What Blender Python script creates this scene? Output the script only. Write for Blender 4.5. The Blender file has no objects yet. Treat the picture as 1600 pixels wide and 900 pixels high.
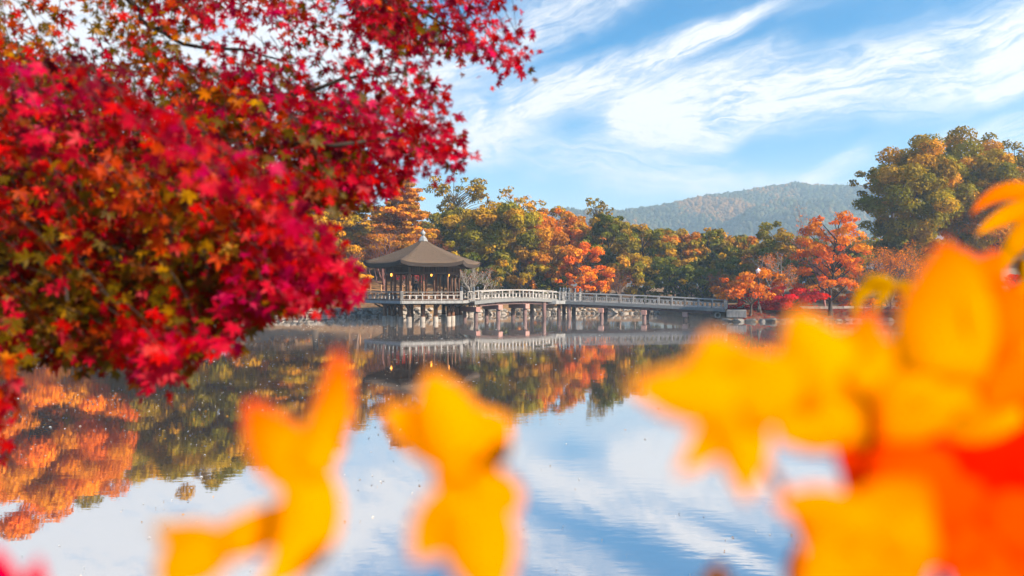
import bpy, bmesh, math, random
import numpy as np
from mathutils import Vector, Matrix

R = math.radians
S = bpy.context.scene
C = S.collection
random.seed(7)

# ------------------------------------------------------------------ camera
CAM_Z = 3.2
F = 1600 * 24.0 / 36.0                      # focal length in photo pixels
cam = bpy.data.cameras.new('camera')
cam.lens = 24.0; cam.sensor_width = 36.0
cam.clip_start = 0.02; cam.clip_end = 12000
cam.dof.use_dof = True
cam.dof.focus_distance = 66.0
cam.dof.aperture_fstop = 2.1
cam_ob = bpy.data.objects.new('camera', cam); C.objects.link(cam_ob)
cam_ob.location = (0, 0, CAM_Z); cam_ob.rotation_euler = (R(90), 0, 0)
S.camera = cam_ob

# ------------------------------------------------------------------ light and exposure
SUN_AZ, SUN_EL = 60.0, 29.0                  # azimuth measured from "towards the camera" round to the right
sdir = Vector((math.sin(R(SUN_AZ)) * math.cos(R(SUN_EL)), -math.cos(R(SUN_AZ)) * math.cos(R(SUN_EL)), math.sin(R(SUN_EL))))
sun = bpy.data.lights.new('sun', 'SUN'); sun.energy = 4.9; sun.angle = R(0.6); sun.color = (1.0, 0.84, 0.64)
sun_ob = bpy.data.objects.new('sun', sun); C.objects.link(sun_ob)
sun_ob.rotation_euler = sdir.to_track_quat('Z', 'Y').to_euler()
S.view_settings.view_transform = 'Standard'; S.view_settings.look = 'None'
S.view_settings.gamma = 1.0; S.view_settings.exposure = 1.38
S.view_settings.use_curve_mapping = False
S.render.engine = 'CYCLES'
S.cycles.max_bounces = 8; S.cycles.diffuse_bounces = 3; S.cycles.glossy_bounces = 3
S.cycles.transmission_bounces = 4; S.cycles.volume_bounces = 1; S.cycles.transparent_max_bounces = 8
S.cycles.caustics_reflective = False; S.cycles.caustics_refractive = False
S.cycles.use_denoising = True


class E:
    """A node socket with arithmetic, to write procedural shaders as expressions."""
    nt = None

    def __init__(s, sock): s.s = sock

    @staticmethod
    def math(op, a, b=None, c=None):
        n = E.nt.nodes.new('ShaderNodeMath'); n.operation = op
        for i, v in enumerate((a, b, c)):
            if v is None: continue
            if isinstance(v, E): E.nt.links.new(v.s, n.inputs[i])
            else: n.inputs[i].default_value = v
        return E(n.outputs[0])

    def __add__(a, b): return E.math('ADD', a, b)
    __radd__ = __add__
    def __sub__(a, b): return E.math('SUBTRACT', a, b)
    def __rsub__(a, b): return E.math('SUBTRACT', b, a)
    def __mul__(a, b): return E.math('MULTIPLY', a, b)
    __rmul__ = __mul__
    def __truediv__(a, b): return E.math('DIVIDE', a, b)
    def abs(a): return E.math('ABSOLUTE', a)
    def max(a, b): return E.math('MAXIMUM', a, b)
    def min(a, b): return E.math('MINIMUM', a, b)
    def pow(a, b): return E.math('POWER', a, b)

    def step(a, lo, hi, to0=0.0, to1=1.0):
        n = E.nt.nodes.new('ShaderNodeMapRange'); n.interpolation_type = 'SMOOTHSTEP'
        E.nt.links.new(a.s, n.inputs[0])
        for i, v in zip((1, 2, 3, 4), (lo, hi, to0, to1)): n.inputs[i].default_value = v
        return E(n.outputs[0])


def xyz(x, y, z=0.0):
    n = E.nt.nodes.new('ShaderNodeCombineXYZ')
    for i, v in enumerate((x, y, z)):
        if isinstance(v, E): E.nt.links.new(v.s, n.inputs[i])
        else: n.inputs[i].default_value = v
    return E(n.outputs[0])


def noise(vec, scale, detail=4, rough=0.55, dist=0.0):
    n = E.nt.nodes.new('ShaderNodeTexNoise')
    n.inputs['Scale'].default_value = scale; n.inputs['Detail'].default_value = detail
    n.inputs['Roughness'].default_value = rough; n.inputs['Distortion'].default_value = dist
    if vec is not None: E.nt.links.new(vec.s, n.inputs['Vector'])
    return E(n.outputs[0])


def mixc(f, a, b):
    n = E.nt.nodes.new('ShaderNodeMix'); n.data_type = 'RGBA'
    for i, v in ((0, f), (6, a), (7, b)):
        if isinstance(v, E): E.nt.links.new(v.s, n.inputs[i])
        elif i == 0: n.inputs[0].default_value = v
        else: n.inputs[i].default_value = (*v[:3], 1)
    return E(n.outputs[2])


def setin(node, name, v):
    i = node.inputs[name]
    if isinstance(v, E): E.nt.links.new(v.s, i)
    elif isinstance(v, (tuple, list)) and len(v) == 3 and i.type == 'RGBA': i.default_value = (*v, 1)
    else: i.default_value = v


# ------------------------------------------------------------------ sky with cirrus
W = bpy.data.worlds.new('World'); S.world = W; W.use_nodes = True
nt = W.node_tree; nt.nodes.clear(); E.nt = nt
sky = nt.nodes.new('ShaderNodeTexSky'); sky.sky_type = 'NISHITA'; sky.sun_disc = False
sky.sun_elevation = R(SUN_EL); sky.sun_rotation = math.atan2(sdir.x, sdir.y)
sky.air_density = 1.0; sky.dust_density = 1.0; sky.ozone_density = 1.6
tc = nt.nodes.new('ShaderNodeTexCoord')
sep = nt.nodes.new('ShaderNodeSeparateXYZ'); nt.links.new(tc.outputs['Generated'], sep.inputs[0])
dx, dy, dz = E(sep.outputs[0]), E(sep.outputs[1]), E(sep.outputs[2])
az = E.math('ARCTAN2', dx, dy); el = E.math('ARCSINE', dz)
wv = xyz(az, el)
w1 = (noise(wv, 3.0, 3) - 0.5); w2 = (noise(xyz(az + 7.3, el), 3.4, 3) - 0.5)
w3 = noise(xyz(az + 3.1, el * 1.5), 22.0, 5, 0.65) - 0.5
az2 = az + w1 * 0.10 + w3 * 0.015; el2 = el + w2 * 0.09 + w3 * 0.018
fib = None


def ang(px, py):
    u, v = (px - 800) / F, (450 - py) / F
    return math.atan(u), math.atan(v / math.sqrt(1 + u * u))


def band(a, b, w0, w1_, strength, seed, tight=1.0):
    (x0, y0), (x1, y1) = ang(*a), ang(*b)
    L = math.hypot(x1 - x0, y1 - y0); cx, sx = (x1 - x0) / L, (y1 - y0) / L
    px_, py_ = az2 - x0, el2 - y0
    t = (px_ * cx + py_ * sx) * (1 / L); s = py_ * cx - px_ * sx
    wid = (t * (w1_ - w0) + w0) / F
    wid = wid.max(8 / F)
    prof = (s.abs() / wid).step(0.15, 1.25, 1.0, 0.0)
    ends = t.step(-0.14, 0.10) * t.step(0.9, 1.14, 1.0, 0.0)
    skew = t * L + s * 0.5
    fb = noise(xyz(skew * 11 + seed, s * 60 + seed), 1.0, 10, 0.72, 1.3).step(0.30, 0.66)
    big = noise(xyz(t * L * 7 + seed, s * 14), 1.0, 6, 0.6, 0.8).step(0.30, 0.6)
    return prof * ends * (fb * 0.72 + 0.28) * (big * 0.65 + 0.35) * strength


cl = None
for i, args in enumerate([
        ((640, 215), (1190, 20), 72, 16, 1.25), ((960, 190), (1640, 50), 56, 62, 1.3), ((975, 160), (1240, 66), 30, 22, 0.75),
        ((960, 185), (1140, 225), 46, 26, 0.9), ((700, 205), (1130, 285), 52, 34, 0.6), ((1255, 285), (1360, 232), 15, 20, 0.5),
        ((1465, 205), (1640, 176), 22, 34, 0.7), ((1520, 135), (1650, 90), 14, 16, 0.55), ((560, 120), (1000, -25), 66, 40, 0.9),
        ((-120, 330), (640, 60), 210, 150, 1.0), ((-500, 160), (420, -120), 130, 130, 0.9), ((930, 282), (1330, 288), 26, 24, 0.45),
        ((1150, 215), (1225, 150), 22, 30, 0.5), ((1700, 260), (2300, 20), 60, 90, 0.9), ((-300, 90), (520, 60), 260, 200, 0.8)]):
    b = band(*args, seed=i * 3.7)
    cl = b if cl is None else cl + b
rot = xyz(az2 * 2.2 + el2 * 1.2, el2 * 11.0 - az2 * 4.2)
gen = noise(rot, 1.3, 5, 0.6, 0.5).step(0.55, 0.85) * 0.30
veil = noise(xyz(az2 * 3, el2 * 6), 1.0, 3).step(0.42, 0.75) * 0.10
low = el.step(0.0, 0.24, 1.0, 0.0) * 0.42
cloud = (cl + gen + veil + low).min(0.97).max(0.0)
skyc = E(sky.outputs[0])
hs = nt.nodes.new('ShaderNodeHueSaturation'); hs.inputs['Saturation'].default_value = 1.66; hs.inputs['Value'].default_value = 0.80; hs.inputs['Hue'].default_value = 0.494
nt.links.new(skyc.s, hs.inputs['Color'])
tot = mixc(cloud, E(hs.outputs[0]), (4.3, 4.26, 4.32))
bg = nt.nodes.new('ShaderNodeBackground'); bg.inputs['Strength'].default_value = 0.10
nt.links.new(tot.s, bg.inputs[0])
wo = nt.nodes.new('ShaderNodeOutputWorld'); nt.links.new(bg.outputs[0], wo.inputs[0])

# ------------------------------------------------------------------ materials


def new_mat(name):
    m = bpy.data.materials.new(name); m.use_nodes = True
    m.node_tree.nodes.clear(); E.nt = m.node_tree
    out = m.node_tree.nodes.new('ShaderNodeOutputMaterial')
    return m, out


def coord(which='Object'):
    n = E.nt.nodes.new('ShaderNodeTexCoord'); return E(n.outputs[which])


def geo_pos():
    n = E.nt.nodes.new('ShaderNodeNewGeometry'); return E(n.outputs['Position'])


def scaled(v, s):
    n = E.nt.nodes.new('ShaderNodeVectorMath'); n.operation = 'MULTIPLY'
    E.nt.links.new(v.s, n.inputs[0]); n.inputs[1].default_value = s
    return E(n.outputs[0])


def bump(h, strength=0.5, dist=0.02):
    n = E.nt.nodes.new('ShaderNodeBump'); n.inputs['Strength'].default_value = strength; n.inputs['Distance'].default_value = dist
    E.nt.links.new(h.s, n.inputs['Height']); return E(n.outputs[0])


def surf(name, c0, c1, scale=4.0, stretch=(1, 1, 1), rough=0.75, bmp=0.3, bdist=0.01, spec=0.3, speck=None, emit=None, lo=0.3, hi=0.75):
    """weathered surface: two tones mixed by noise, optional speckle colour, bump"""
    m, out = new_mat(name)
    p = E.nt.nodes.new('ShaderNodeBsdfPrincipled')
    v = scaled(geo_pos(), stretch)
    n1 = noise(v, scale, 6, 0.6); n2 = noise(v, scale * 5.3, 4, 0.6)
    oi = E.nt.nodes.new('ShaderNodeObjectInfo')
    rnd = E(oi.outputs['Random'])
    col = mixc((n1 * 0.7 + n2 * 0.4 + (rnd - 0.5) * 0.5).step(lo, hi), c0, c1)
    if speck:
        col = mixc(noise(v, scale * 2.1, 5, 0.7).step(0.56, 0.66), col, speck)
    setin(p, 'Base Color', col); setin(p, 'Roughness', rough); setin(p, 'Specular IOR Level', spec)
    if bmp: setin(p, 'Normal', bump(n2 * 0.6 + n1 * 0.4, bmp, bdist))
    if emit:
        setin(p, 'Emission Color', emit[0]); setin(p, 'Emission Strength', emit[1])
    E.nt.links.new(p.outputs[0], out.inputs[0])
    return m


def leaf_mat(name, trans=0.45, gloss=0.06, vary=0.35, rough=0.45, nscale=0.9):
    m, out = new_mat(name); nt = E.nt
    a = nt.nodes.new('ShaderNodeAttribute'); a.attribute_name = 'tint'
    c = E(a.outputs['Color'])
    oi = nt.nodes.new('ShaderNodeObjectInfo'); rnd = E(oi.outputs['Random'])
    h = nt.nodes.new('ShaderNodeHueSaturation')
    nt.links.new(c.s, h.inputs['Color'])
    nv = noise(geo_pos(), nscale, 3, 0.6)
    setin(h, 'Value', 1.0 - vary * 0.5 + nv * vary)
    setin(h, 'Saturation', 1.18)
    d = nt.nodes.new('ShaderNodeBsdfDiffuse'); t = nt.nodes.new('ShaderNodeBsdfTranslucent'); g = nt.nodes.new('ShaderNodeBsdfGlossy')
    g.inputs['Roughness'].default_value = rough
    for n in (d, t): nt.links.new(h.outputs[0], n.inputs[0])
    m1 = nt.nodes.new('ShaderNodeMixShader'); m1.inputs[0].default_value = trans
    nt.links.new(d.outputs[0], m1.inputs[1]); nt.links.new(t.outputs[0], m1.inputs[2])
    m2 = nt.nodes.new('ShaderNodeMixShader'); m2.inputs[0].default_value = gloss
    nt.links.new(m1.outputs[0], m2.inputs[1]); nt.links.new(g.outputs[0], m2.inputs[2])
    nt.links.new(m2.outputs[0], out.inputs[0])
    return m


M = {}
M['foliage'] = leaf_mat('foliage', 0.32, 0.008, 0.7, 0.6, 0.55)
M['maple_leaf'] = leaf_mat('maple_leaf', 0.55, 0.006, 0.5, 0.45, 18.0)
M['near_leaf'] = leaf_mat('near_leaf', 0.55, 0.0, 0.2, 0.6, 40.0)
M['bark'] = surf('bark', (0.035, 0.025, 0.02), (0.11, 0.085, 0.065), 3.0, (1, 1, 0.25), 0.9, 0.6, 0.03)
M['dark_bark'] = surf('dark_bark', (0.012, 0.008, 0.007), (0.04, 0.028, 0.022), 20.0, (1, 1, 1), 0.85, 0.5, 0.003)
M['pale_bark'] = surf('pale_bark', (0.22, 0.19, 0.16), (0.42, 0.38, 0.33), 3.0, (1, 1, 0.4), 0.85, 0.4, 0.02)
M['red_twig'] = surf('red_twig', (0.13, 0.06, 0.055), (0.26, 0.13, 0.12), 3.0, (1, 1, 1), 0.85, 0.2, 0.01)
M['red_stem'] = surf('red_stem', (0.16, 0.02, 0.008), (0.34, 0.05, 0.012), 30.0, rough=0.6, bmp=0)
M['brown_twig'] = surf('brown_twig', (0.10, 0.065, 0.05), (0.21, 0.14, 0.11), 3.0, (1, 1, 1), 0.85, 0.2, 0.01)
M['thatch'] = surf('thatch', (0.024, 0.016, 0.011), (0.115, 0.080, 0.056), 1.5, (1, 1, 7.0), 0.95, 1.0, 0.08, 0.1, speck=(0.055, 0.05, 0.03), lo=0.42, hi=0.70)
M['wood'] = surf('wood', (0.06, 0.028, 0.016), (0.20, 0.09, 0.045), 5.0, (1, 1, 0.2), 0.7, 0.3, 0.01)
M['dark_wood'] = surf('dark_wood', (0.03, 0.018, 0.014), (0.085, 0.045, 0.03), 4.0, (1, 1, 0.3), 0.75, 0.3, 0.01)
M['warm_wood'] = surf('warm_wood', (0.2, 0.1, 0.045), (0.38, 0.21, 0.1), 4.0, (1, 1, 0.3), 0.7, 0.2, 0.01)
M['pale_paint'] = surf('pale_paint', (0.12, 0.115, 0.11), (0.38, 0.36, 0.345), 3.0, (1, 1, 2.0), 0.75, 0.25, 0.008, speck=(0.13, 0.115, 0.10), lo=0.38, hi=0.66)
M['pale_fascia'] = surf('pale_fascia', (0.17, 0.175, 0.18), (0.33, 0.33, 0.33), 2.2, (2.5, 2.5, 0.3), 0.8, 0.3, 0.01, speck=(0.19, 0.17, 0.16))
M['cap_metal'] = surf('cap_metal', (0.02, 0.03, 0.045), (0.06, 0.08, 0.10), 8.0, (1, 1, 1), 0.4, 0.1, 0.004, 0.6)
M['pink_concrete'] = surf('pink_concrete', (0.34, 0.17, 0.15), (0.48, 0.27, 0.23), 2.5, (1, 1, 1), 0.85, 0.3, 0.01)
M['pier_paint'] = surf('pier_paint', (0.075, 0.042, 0.040), (0.17, 0.10, 0.095), 2.0, (1, 1, 0.4), 0.7, 0.3, 0.01, speck=(0.09, 0.06, 0.05))
M['concrete'] = surf('concrete', (0.19, 0.165, 0.145), (0.35, 0.315, 0.28), 3.0, (1, 1, 0.5), 0.85, 0.4, 0.01)
M['stone'] = surf('stone', (0.11, 0.10, 0.09), (0.33, 0.29, 0.25), 2.2, (1, 1, 1), 0.9, 0.8, 0.05, speck=(0.13, 0.11, 0.07))
M['dark_stone'] = surf('dark_stone', (0.07, 0.07, 0.065), (0.17, 0.16, 0.15), 2.0, (1, 1, 1), 0.9, 0.8, 0.05, speck=(0.11, 0.11, 0.07))
M['bronze'] = surf('bronze', (0.20, 0.21, 0.22), (0.40, 0.40, 0.40), 4.0, (1, 1, 1), 0.5, 0.2, 0.01, 0.5)
M['lamp_glow'] = surf('lamp_glow', (0.8, 0.5, 0.15), (0.9, 0.55, 0.2), 2, emit=((1.0, 0.36, 0.04), 1.6))
M['white_glass'] = surf('white_glass', (0.75, 0.74, 0.72), (0.85, 0.84, 0.82), 2, rough=0.4, bmp=0)
M['black_metal'] = surf('black_metal', (0.02, 0.02, 0.02), (0.04, 0.04, 0.04), 4, rough=0.5, bmp=0.1)
M['roof_tile'] = surf('roof_tile', (0.07, 0.075, 0.085), (0.16, 0.165, 0.18), 3.0, rough=0.6, bmp=0.2)
M['plaster'] = surf('plaster', (0.22, 0.17, 0.13), (0.32, 0.26, 0.20), 2.0)
M['skin'] = surf('skin', (0.45, 0.26, 0.18), (0.52, 0.31, 0.22), 6, rough=0.55, bmp=0)
M['dark_cloth'] = surf('dark_cloth', (0.012, 0.012, 0.018), (0.03, 0.03, 0.04), 9, rough=0.9)
M['grey_cloth'] = surf('grey_cloth', (0.12, 0.11, 0.12), (0.2, 0.19, 0.2), 9, rough=0.9)
M['hair'] = surf('hair', (0.008, 0.007, 0.006), (0.02, 0.017, 0.014), 20, rough=0.6)


def water_mat():
    m, out = new_mat('water'); nt = E.nt
    pos = geo_pos()
    r1 = noise(scaled(pos, (0.35, 1.1, 1)), 0.9, 4, 0.55)
    r2 = noise(scaled(pos, (1.0, 2.2, 1)), 3.2, 3, 0.5)
    patch = noise(scaled(pos, (0.05, 0.11, 1)), 1.0, 3, 0.5).step(0.42, 0.62)
    h = (r1 * 0.75 + r2 * 0.25) * (patch * 0.8 + 0.35)
    nb = bump(h, 1.0, 0.0042)
    d = nt.nodes.new('ShaderNodeBsdfDiffuse'); d.inputs[0].default_value = (0.085, 0.058, 0.038, 1)
    g = nt.nodes.new('ShaderNodeBsdfGlossy'); g.inputs[0].default_value = (0.97, 0.95, 0.94, 1); g.inputs['Roughness'].default_value = 0.012
    nt.links.new(nb.s, g.inputs['Normal'])
    fr = nt.nodes.new('ShaderNodeFresnel'); fr.inputs['IOR'].default_value = 1.45
    nt.links.new(nb.s, fr.inputs['Normal'])
    f = E(fr.outputs[0]) * 0.18 + 0.76
    mx = nt.nodes.new('ShaderNodeMixShader'); nt.links.new(f.s, mx.inputs[0])
    nt.links.new(d.outputs[0], mx.inputs[1]); nt.links.new(g.outputs[0], mx.inputs[2])
    nt.links.new(mx.outputs[0], out.inputs[0])
    return m


M['water'] = water_mat()


def ground_mat():
    m, out = new_mat('ground'); p = E.nt.nodes.new('ShaderNodeBsdfPrincipled')
    pos = geo_pos()
    a = noise(pos, 0.35, 5, 0.6); b = noise(pos, 4.0, 5, 0.65); c = noise(pos, 14.0, 3, 0.7)
    col = mixc(a.step(0.35, 0.65), (0.13, 0.085, 0.05), (0.22, 0.135, 0.07))
    col = mixc(b.step(0.5, 0.68), col, (0.27, 0.15, 0.06))
    col = mixc(c.step(0.6, 0.7), col, (0.33, 0.13, 0.04))
    col = mixc((b * 0.5 + a * 0.5).step(0.56, 0.66), col, (0.12, 0.11, 0.035))
    setin(p, 'Base Color', col); setin(p, 'Roughness', 0.95); setin(p, 'Specular IOR Level', 0.1)
    setin(p, 'Normal', bump(b * 0.5 + c * 0.5, 0.8, 0.06))
    E.nt.links.new(p.outputs[0], out.inputs[0]); return m


M['ground'] = ground_mat()

# ------------------------------------------------------------------ object helpers


def tag(o, label=None, cat=None, group=None, kind=None):
    if label: o['label'] = label
    if cat: o['category'] = cat
    if group: o['group'] = group
    if kind: o['kind'] = kind
    return o


def thing(name, label, cat, loc=(0, 0, 0), rz=0.0, group=None):
    o = bpy.data.objects.new(name, None); C.objects.link(o)
    o.location = loc; o.rotation_euler = (0, 0, rz); o.empty_display_size = 0.2
    return tag(o, label, cat, group)


def link(name, me, parent=None, loc=None, rot=None, scale=None):
    o = bpy.data.objects.new(name, me); C.objects.link(o)
    if parent is not None: o.parent = parent
    if loc is not None: o.location = loc
    if rot is not None: o.rotation_euler = rot
    if scale is not None: o.scale = scale
    return o


def np_mesh(name, V, Fc, mat, tint=None, smooth=False, tint_domain='FACE'):
    """V (n,3); Fc (m,k) equal-sized faces"""
    V = np.asarray(V, np.float32); Fc = np.asarray(Fc, np.int32)
    me = bpy.data.meshes.new(name); k = Fc.shape[1]
    me.vertices.add(len(V)); me.vertices.foreach_set('co', V.ravel())
    me.loops.add(Fc.size); me.loops.foreach_set('vertex_index', Fc.ravel())
    me.polygons.add(len(Fc)); me.polygons.foreach_set('loop_start', np.arange(len(Fc), dtype=np.int32) * k)
    if smooth: me.polygons.foreach_set('use_smooth', np.ones(len(Fc), bool))
    me.update(calc_edges=True)
    if tint is not None:
        at = me.attributes.new('tint', 'FLOAT_COLOR', tint_domain)
        t = np.ones((len(tint), 4), np.float32); t[:, :3] = tint
        at.data.foreach_set('color', t.ravel())
    me.materials.append(mat); return me


class MB:
    def __init__(s): s.v = []; s.f = []; s.t = []

    def add(s, v, f, t=None):
        o = len(s.v); s.v += [tuple(x) for x in v]; s.f += [tuple(i + o for i in x) for x in f]
        if t is not None: s.t += [t] * len(f)

    def box(s, c, d, rz=0.0):
        x, y, z = (k / 2 for k in d); ca, sa = math.cos(rz), math.sin(rz)
        v = [(c[0] + a * x * ca - b * y * sa, c[1] + a * x * sa + b * y * ca, c[2] + e * z)
             for e in (-1, 1) for a, b in ((-1, -1), (1, -1), (1, 1), (-1, 1))]
        s.add(v, [(3, 2, 1, 0), (4, 5, 6, 7), (0, 1, 5, 4), (1, 2, 6, 5), (2, 3, 7, 6), (3, 0, 4, 7)])

    def bar(s, pts, w, h):
        """rectangular bar swept along points (horizontal width w, height h)"""
        pts = [Vector(p) for p in pts]; v = []; f = []
        for i, p in enumerate(pts):
            d = (pts[min(i + 1, len(pts) - 1)] - pts[max(i - 1, 0)]); d.z = 0; d.normalize()
            n = Vector((-d.y, d.x, 0)) * (w / 2); u = Vector((0, 0, h / 2))
            v += [p - n - u, p + n - u, p + n + u, p - n + u]
        for i in range(len(pts) - 1):
            a, b = 4 * i, 4 * i + 4
            f += [(a + j, a + (j + 1) % 4, b + (j + 1) % 4, b + j) for j in range(4)]
        f += [(3, 2, 1, 0), tuple(len(v) - 4 + j for j in range(4))]
        s.add(v, f)

    def beam(s, a, b, w, h):
        """straight beam between any two points"""
        a, b = Vector(a), Vector(b); d = (b - a).normalized()
        n = d.cross(Vector((0, 0, 1)));
        if n.length < 1e-4: n = Vector((1, 0, 0))
        n = n.normalized() * (w / 2); u = n.cross(d).normalized() * (h / 2)
        v = [a - n - u, a + n - u, a + n + u, a - n + u, b - n - u, b + n - u, b + n + u, b - n + u]
        s.add(v, [(3, 2, 1, 0), (4, 5, 6, 7), (0, 1, 5, 4), (1, 2, 6, 5), (2, 3, 7, 6), (3, 0, 4, 7)])

    def tube(s, pts, radii, n=6, cap=True):
        pts = [Vector(p) for p in pts]; v = []; f = []
        side = None
        for i, p in enumerate(pts):
            d = pts[min(i + 1, len(pts) - 1)] - pts[max(i - 1, 0)]
            if d.length < 1e-9: d = Vector((0, 0, 1))
            d.normalize()
            if side is None: side = d.orthogonal().normalized()
            side = (side - d * side.dot(d))
            side = side.normalized() if side.length > 1e-6 else d.orthogonal().normalized()
            w = d.cross(side)
            for j in range(n):
                a = 2 * math.pi * j / n
                v.append(p + (side * math.cos(a) + w * math.sin(a)) * radii[i])
        for i in range(len(pts) - 1):
            for j in range(n):
                f.append((i * n + j, i * n + (j + 1) % n, (i + 1) * n + (j + 1) % n, (i + 1) * n + j))
        if cap:
            f.append(tuple(range(n))[::-1]); f.append(tuple((len(pts) - 1) * n + j for j in range(n)))
        s.add(v, f)

    def lathe(s, prof, n=12, c=(0, 0, 0), cap=True):
        v = []; f = []
        for r, z in prof:
            for j in range(n):
                a = 2 * math.pi * j / n; v.append((c[0] + r * math.cos(a), c[1] + r * math.sin(a), c[2] + z))
        for i in range(len(prof) - 1):
            for j in range(n): f.append((i * n + j, i * n + (j + 1) % n, (i + 1) * n + (j + 1) % n, (i + 1) * n + j))
        if cap: f.append(tuple(range(n))[::-1]); f.append(tuple((len(prof) - 1) * n + j for j in range(n)))
        s.add(v, f)

    def mesh(s, name, mat, smooth=False, bevel=0):
        me = bpy.data.meshes.new(name); me.from_pydata(s.v, [], s.f); me.materials.append(mat)
        bm = bmesh.new(); bm.from_mesh(me); bmesh.ops.recalc_face_normals(bm, faces=bm.faces[:])
        if bevel: bmesh.ops.bevel(bm, geom=bm.edges[:], offset=bevel, segments=1, affect='EDGES')
        bm.to_mesh(me); bm.free()
        if smooth:
            for p in me.polygons: p.use_smooth = True
        return me

    def build(s, name, mat, parent=None, smooth=False, bevel=0, kind=None):
        o = link(name, s.mesh(name, mat, smooth, bevel), parent)
        if kind: o['kind'] = kind
        return o


def P(px, py, y):
    """a spot in the place, found from where the photograph shows it and how far off it is"""
    return Vector(((px - 800) / F * y, y, CAM_Z - (py - 450) / F * y))


# ------------------------------------------------------------------ ground, water, hills
SH = [(-3000, 40), (-400, 58), (-120, 68), (-60, 73.5), (-30, 75), (-14, 75.6), (-8, 78), (0, 84), (12, 86), (18.4, 84.5), (19.3, 74), (19.9, 66.0),
      (20.6, 64.7), (24.5, 64.3), (27, 65.6), (36, 65.3), (45, 61), (58, 50), (80, 30), (120, 18), (400, 8), (3000, 7.5)]
SHx, SHy = np.array([p[0] for p in SH], float), np.array([p[1] for p in SH], float)


def shore(x): return np.interp(x, SHx, SHy)


def sstep(t): t = np.clip(t, 0, 1); return t * t * (3 - 2 * t)


def bank(x, d):
    """ground height d metres behind the shoreline"""
    x = np.asarray(x, float); d = np.asarray(d, float)
    left = sstep((-x - 2) / 10.0)
    base = left * (0.95 * sstep(d / 0.5)) + (1 - left) * (0.15 + 1.0 * sstep(d / 4.0))
    rise = left * 0.20 * np.clip(d - 1, 0, 28) + (1 - left) * 0.02 * np.clip(d - 6, 0, 120)
    lump = 0.12 * np.sin(x * 0.7 + d * 0.3) * np.sin(d * 0.5 + x * 0.2) * sstep((d - 2) / 4)
    return np.where(d < 0, -0.9 * sstep(-d / 0.8) * 1.0, base + rise + lump)


def gz(x, y):
    return float(bank(x, y - float(shore(x))))


gx = np.unique(np.concatenate([np.linspace(-3000, -150, 12), np.linspace(-150, -60, 16), np.linspace(-60, 60, 161), np.linspace(60, 150, 16), np.linspace(150, 3000, 12)]))
near = [(-600, 2.0), (-60, 1.9), (-10, 1.75), (0, 1.65), (2.2, 1.4), (3.4, 0.5), (4.2, -0.4), (5.5, -0.9)]
far = [-1.2, -0.7, -0.25, 0.0, 0.12, 0.3, 0.55, 1, 1.6, 2.3, 3.1, 4, 5, 6.5, 8, 10, 12.5, 15, 18, 22, 27, 33, 40, 50, 65, 90, 140, 250, 500, 1000, 2500, 6000]
rows = []
for y, z in near: rows.append(np.stack([gx, np.full_like(gx, y), np.full_like(gx, z)], 1))
for d in far: rows.append(np.stack([gx, shore(gx) + d, bank(gx, np.full_like(gx, d))], 1))
GV = np.concatenate(rows); n = len(gx); GF = []
for r in range(len(rows) - 1):
    i = np.arange(n - 1) + r * n
    GF.append(np.stack([i, i + 1, i + n + 1, i + n], 1))
tag(link('ground', np_mesh('ground', GV, np.concatenate(GF), M['ground'], smooth=True)), kind='structure')
wv_ = [(-3000, 2.0, 0), (3000, 2.0, 0), (3000, 100, 0), (-3000, 100, 0)]
tag(link('water', np_mesh('water', wv_, [(0, 1, 2, 3)], M['water'])), kind='structure')

# hills behind: a ridge traced as heights at about a kilometre
rg = np.random.default_rng(5)
RX = np.array([-900, -400, 0, 60, 120, 160, 200, 245, 285, 330, 365, 415, 450, 490, 540, 620, 760, 1000, 1400]) * 1.0
RZ = np.array([60, 70, 92, 108, 116, 118, 122, 130, 140, 146, 152, 159, 155, 152, 146, 135, 120, 105, 80]) * 1.0


def wob(x, y):
    return 1.5 * (np.sin(x * 0.031 + y * 0.013) * 9 + np.sin(x * 0.012 - y * 0.021 + 1.3) * 12 + np.sin(x * 0.083 + y * 0.05 + 0.4) * 3.5 + np.sin(x * 0.051 - y * 0.07) * 3)


def hill_z(x, y):
    t = sstep((y - 560) / 460.0)
    ridge = np.interp(x, RX, RZ) - 6
    over = sstep((y - 1020) / 500.0)
    return -3 + (ridge + 3) * t * (1 - 0.9 * over) + wob(x, y) * np.clip(4 * t * (1 - t), 0, 1) * 0.9


hx, hy = np.meshgrid(np.linspace(-900, 1400, 116), np.linspace(560, 1500, 60))
HV = np.stack([hx, hy, hill_z(hx, hy)], -1).reshape(-1, 3)
idx = np.arange(116 * 60).reshape(60, 116)
HF = np.stack([idx[:-1, :-1], idx[:-1, 1:], idx[1:, 1:], idx[1:, :-1]], -1).reshape(-1, 4)
M['hill_soil'] = surf('hill_soil', (0.05, 0.05, 0.02), (0.10, 0.085, 0.035), 0.03, bmp=0)
tag(link('hills', np_mesh('hills', HV, HF, M['hill_soil'], smooth=True)), kind='structure')
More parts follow.
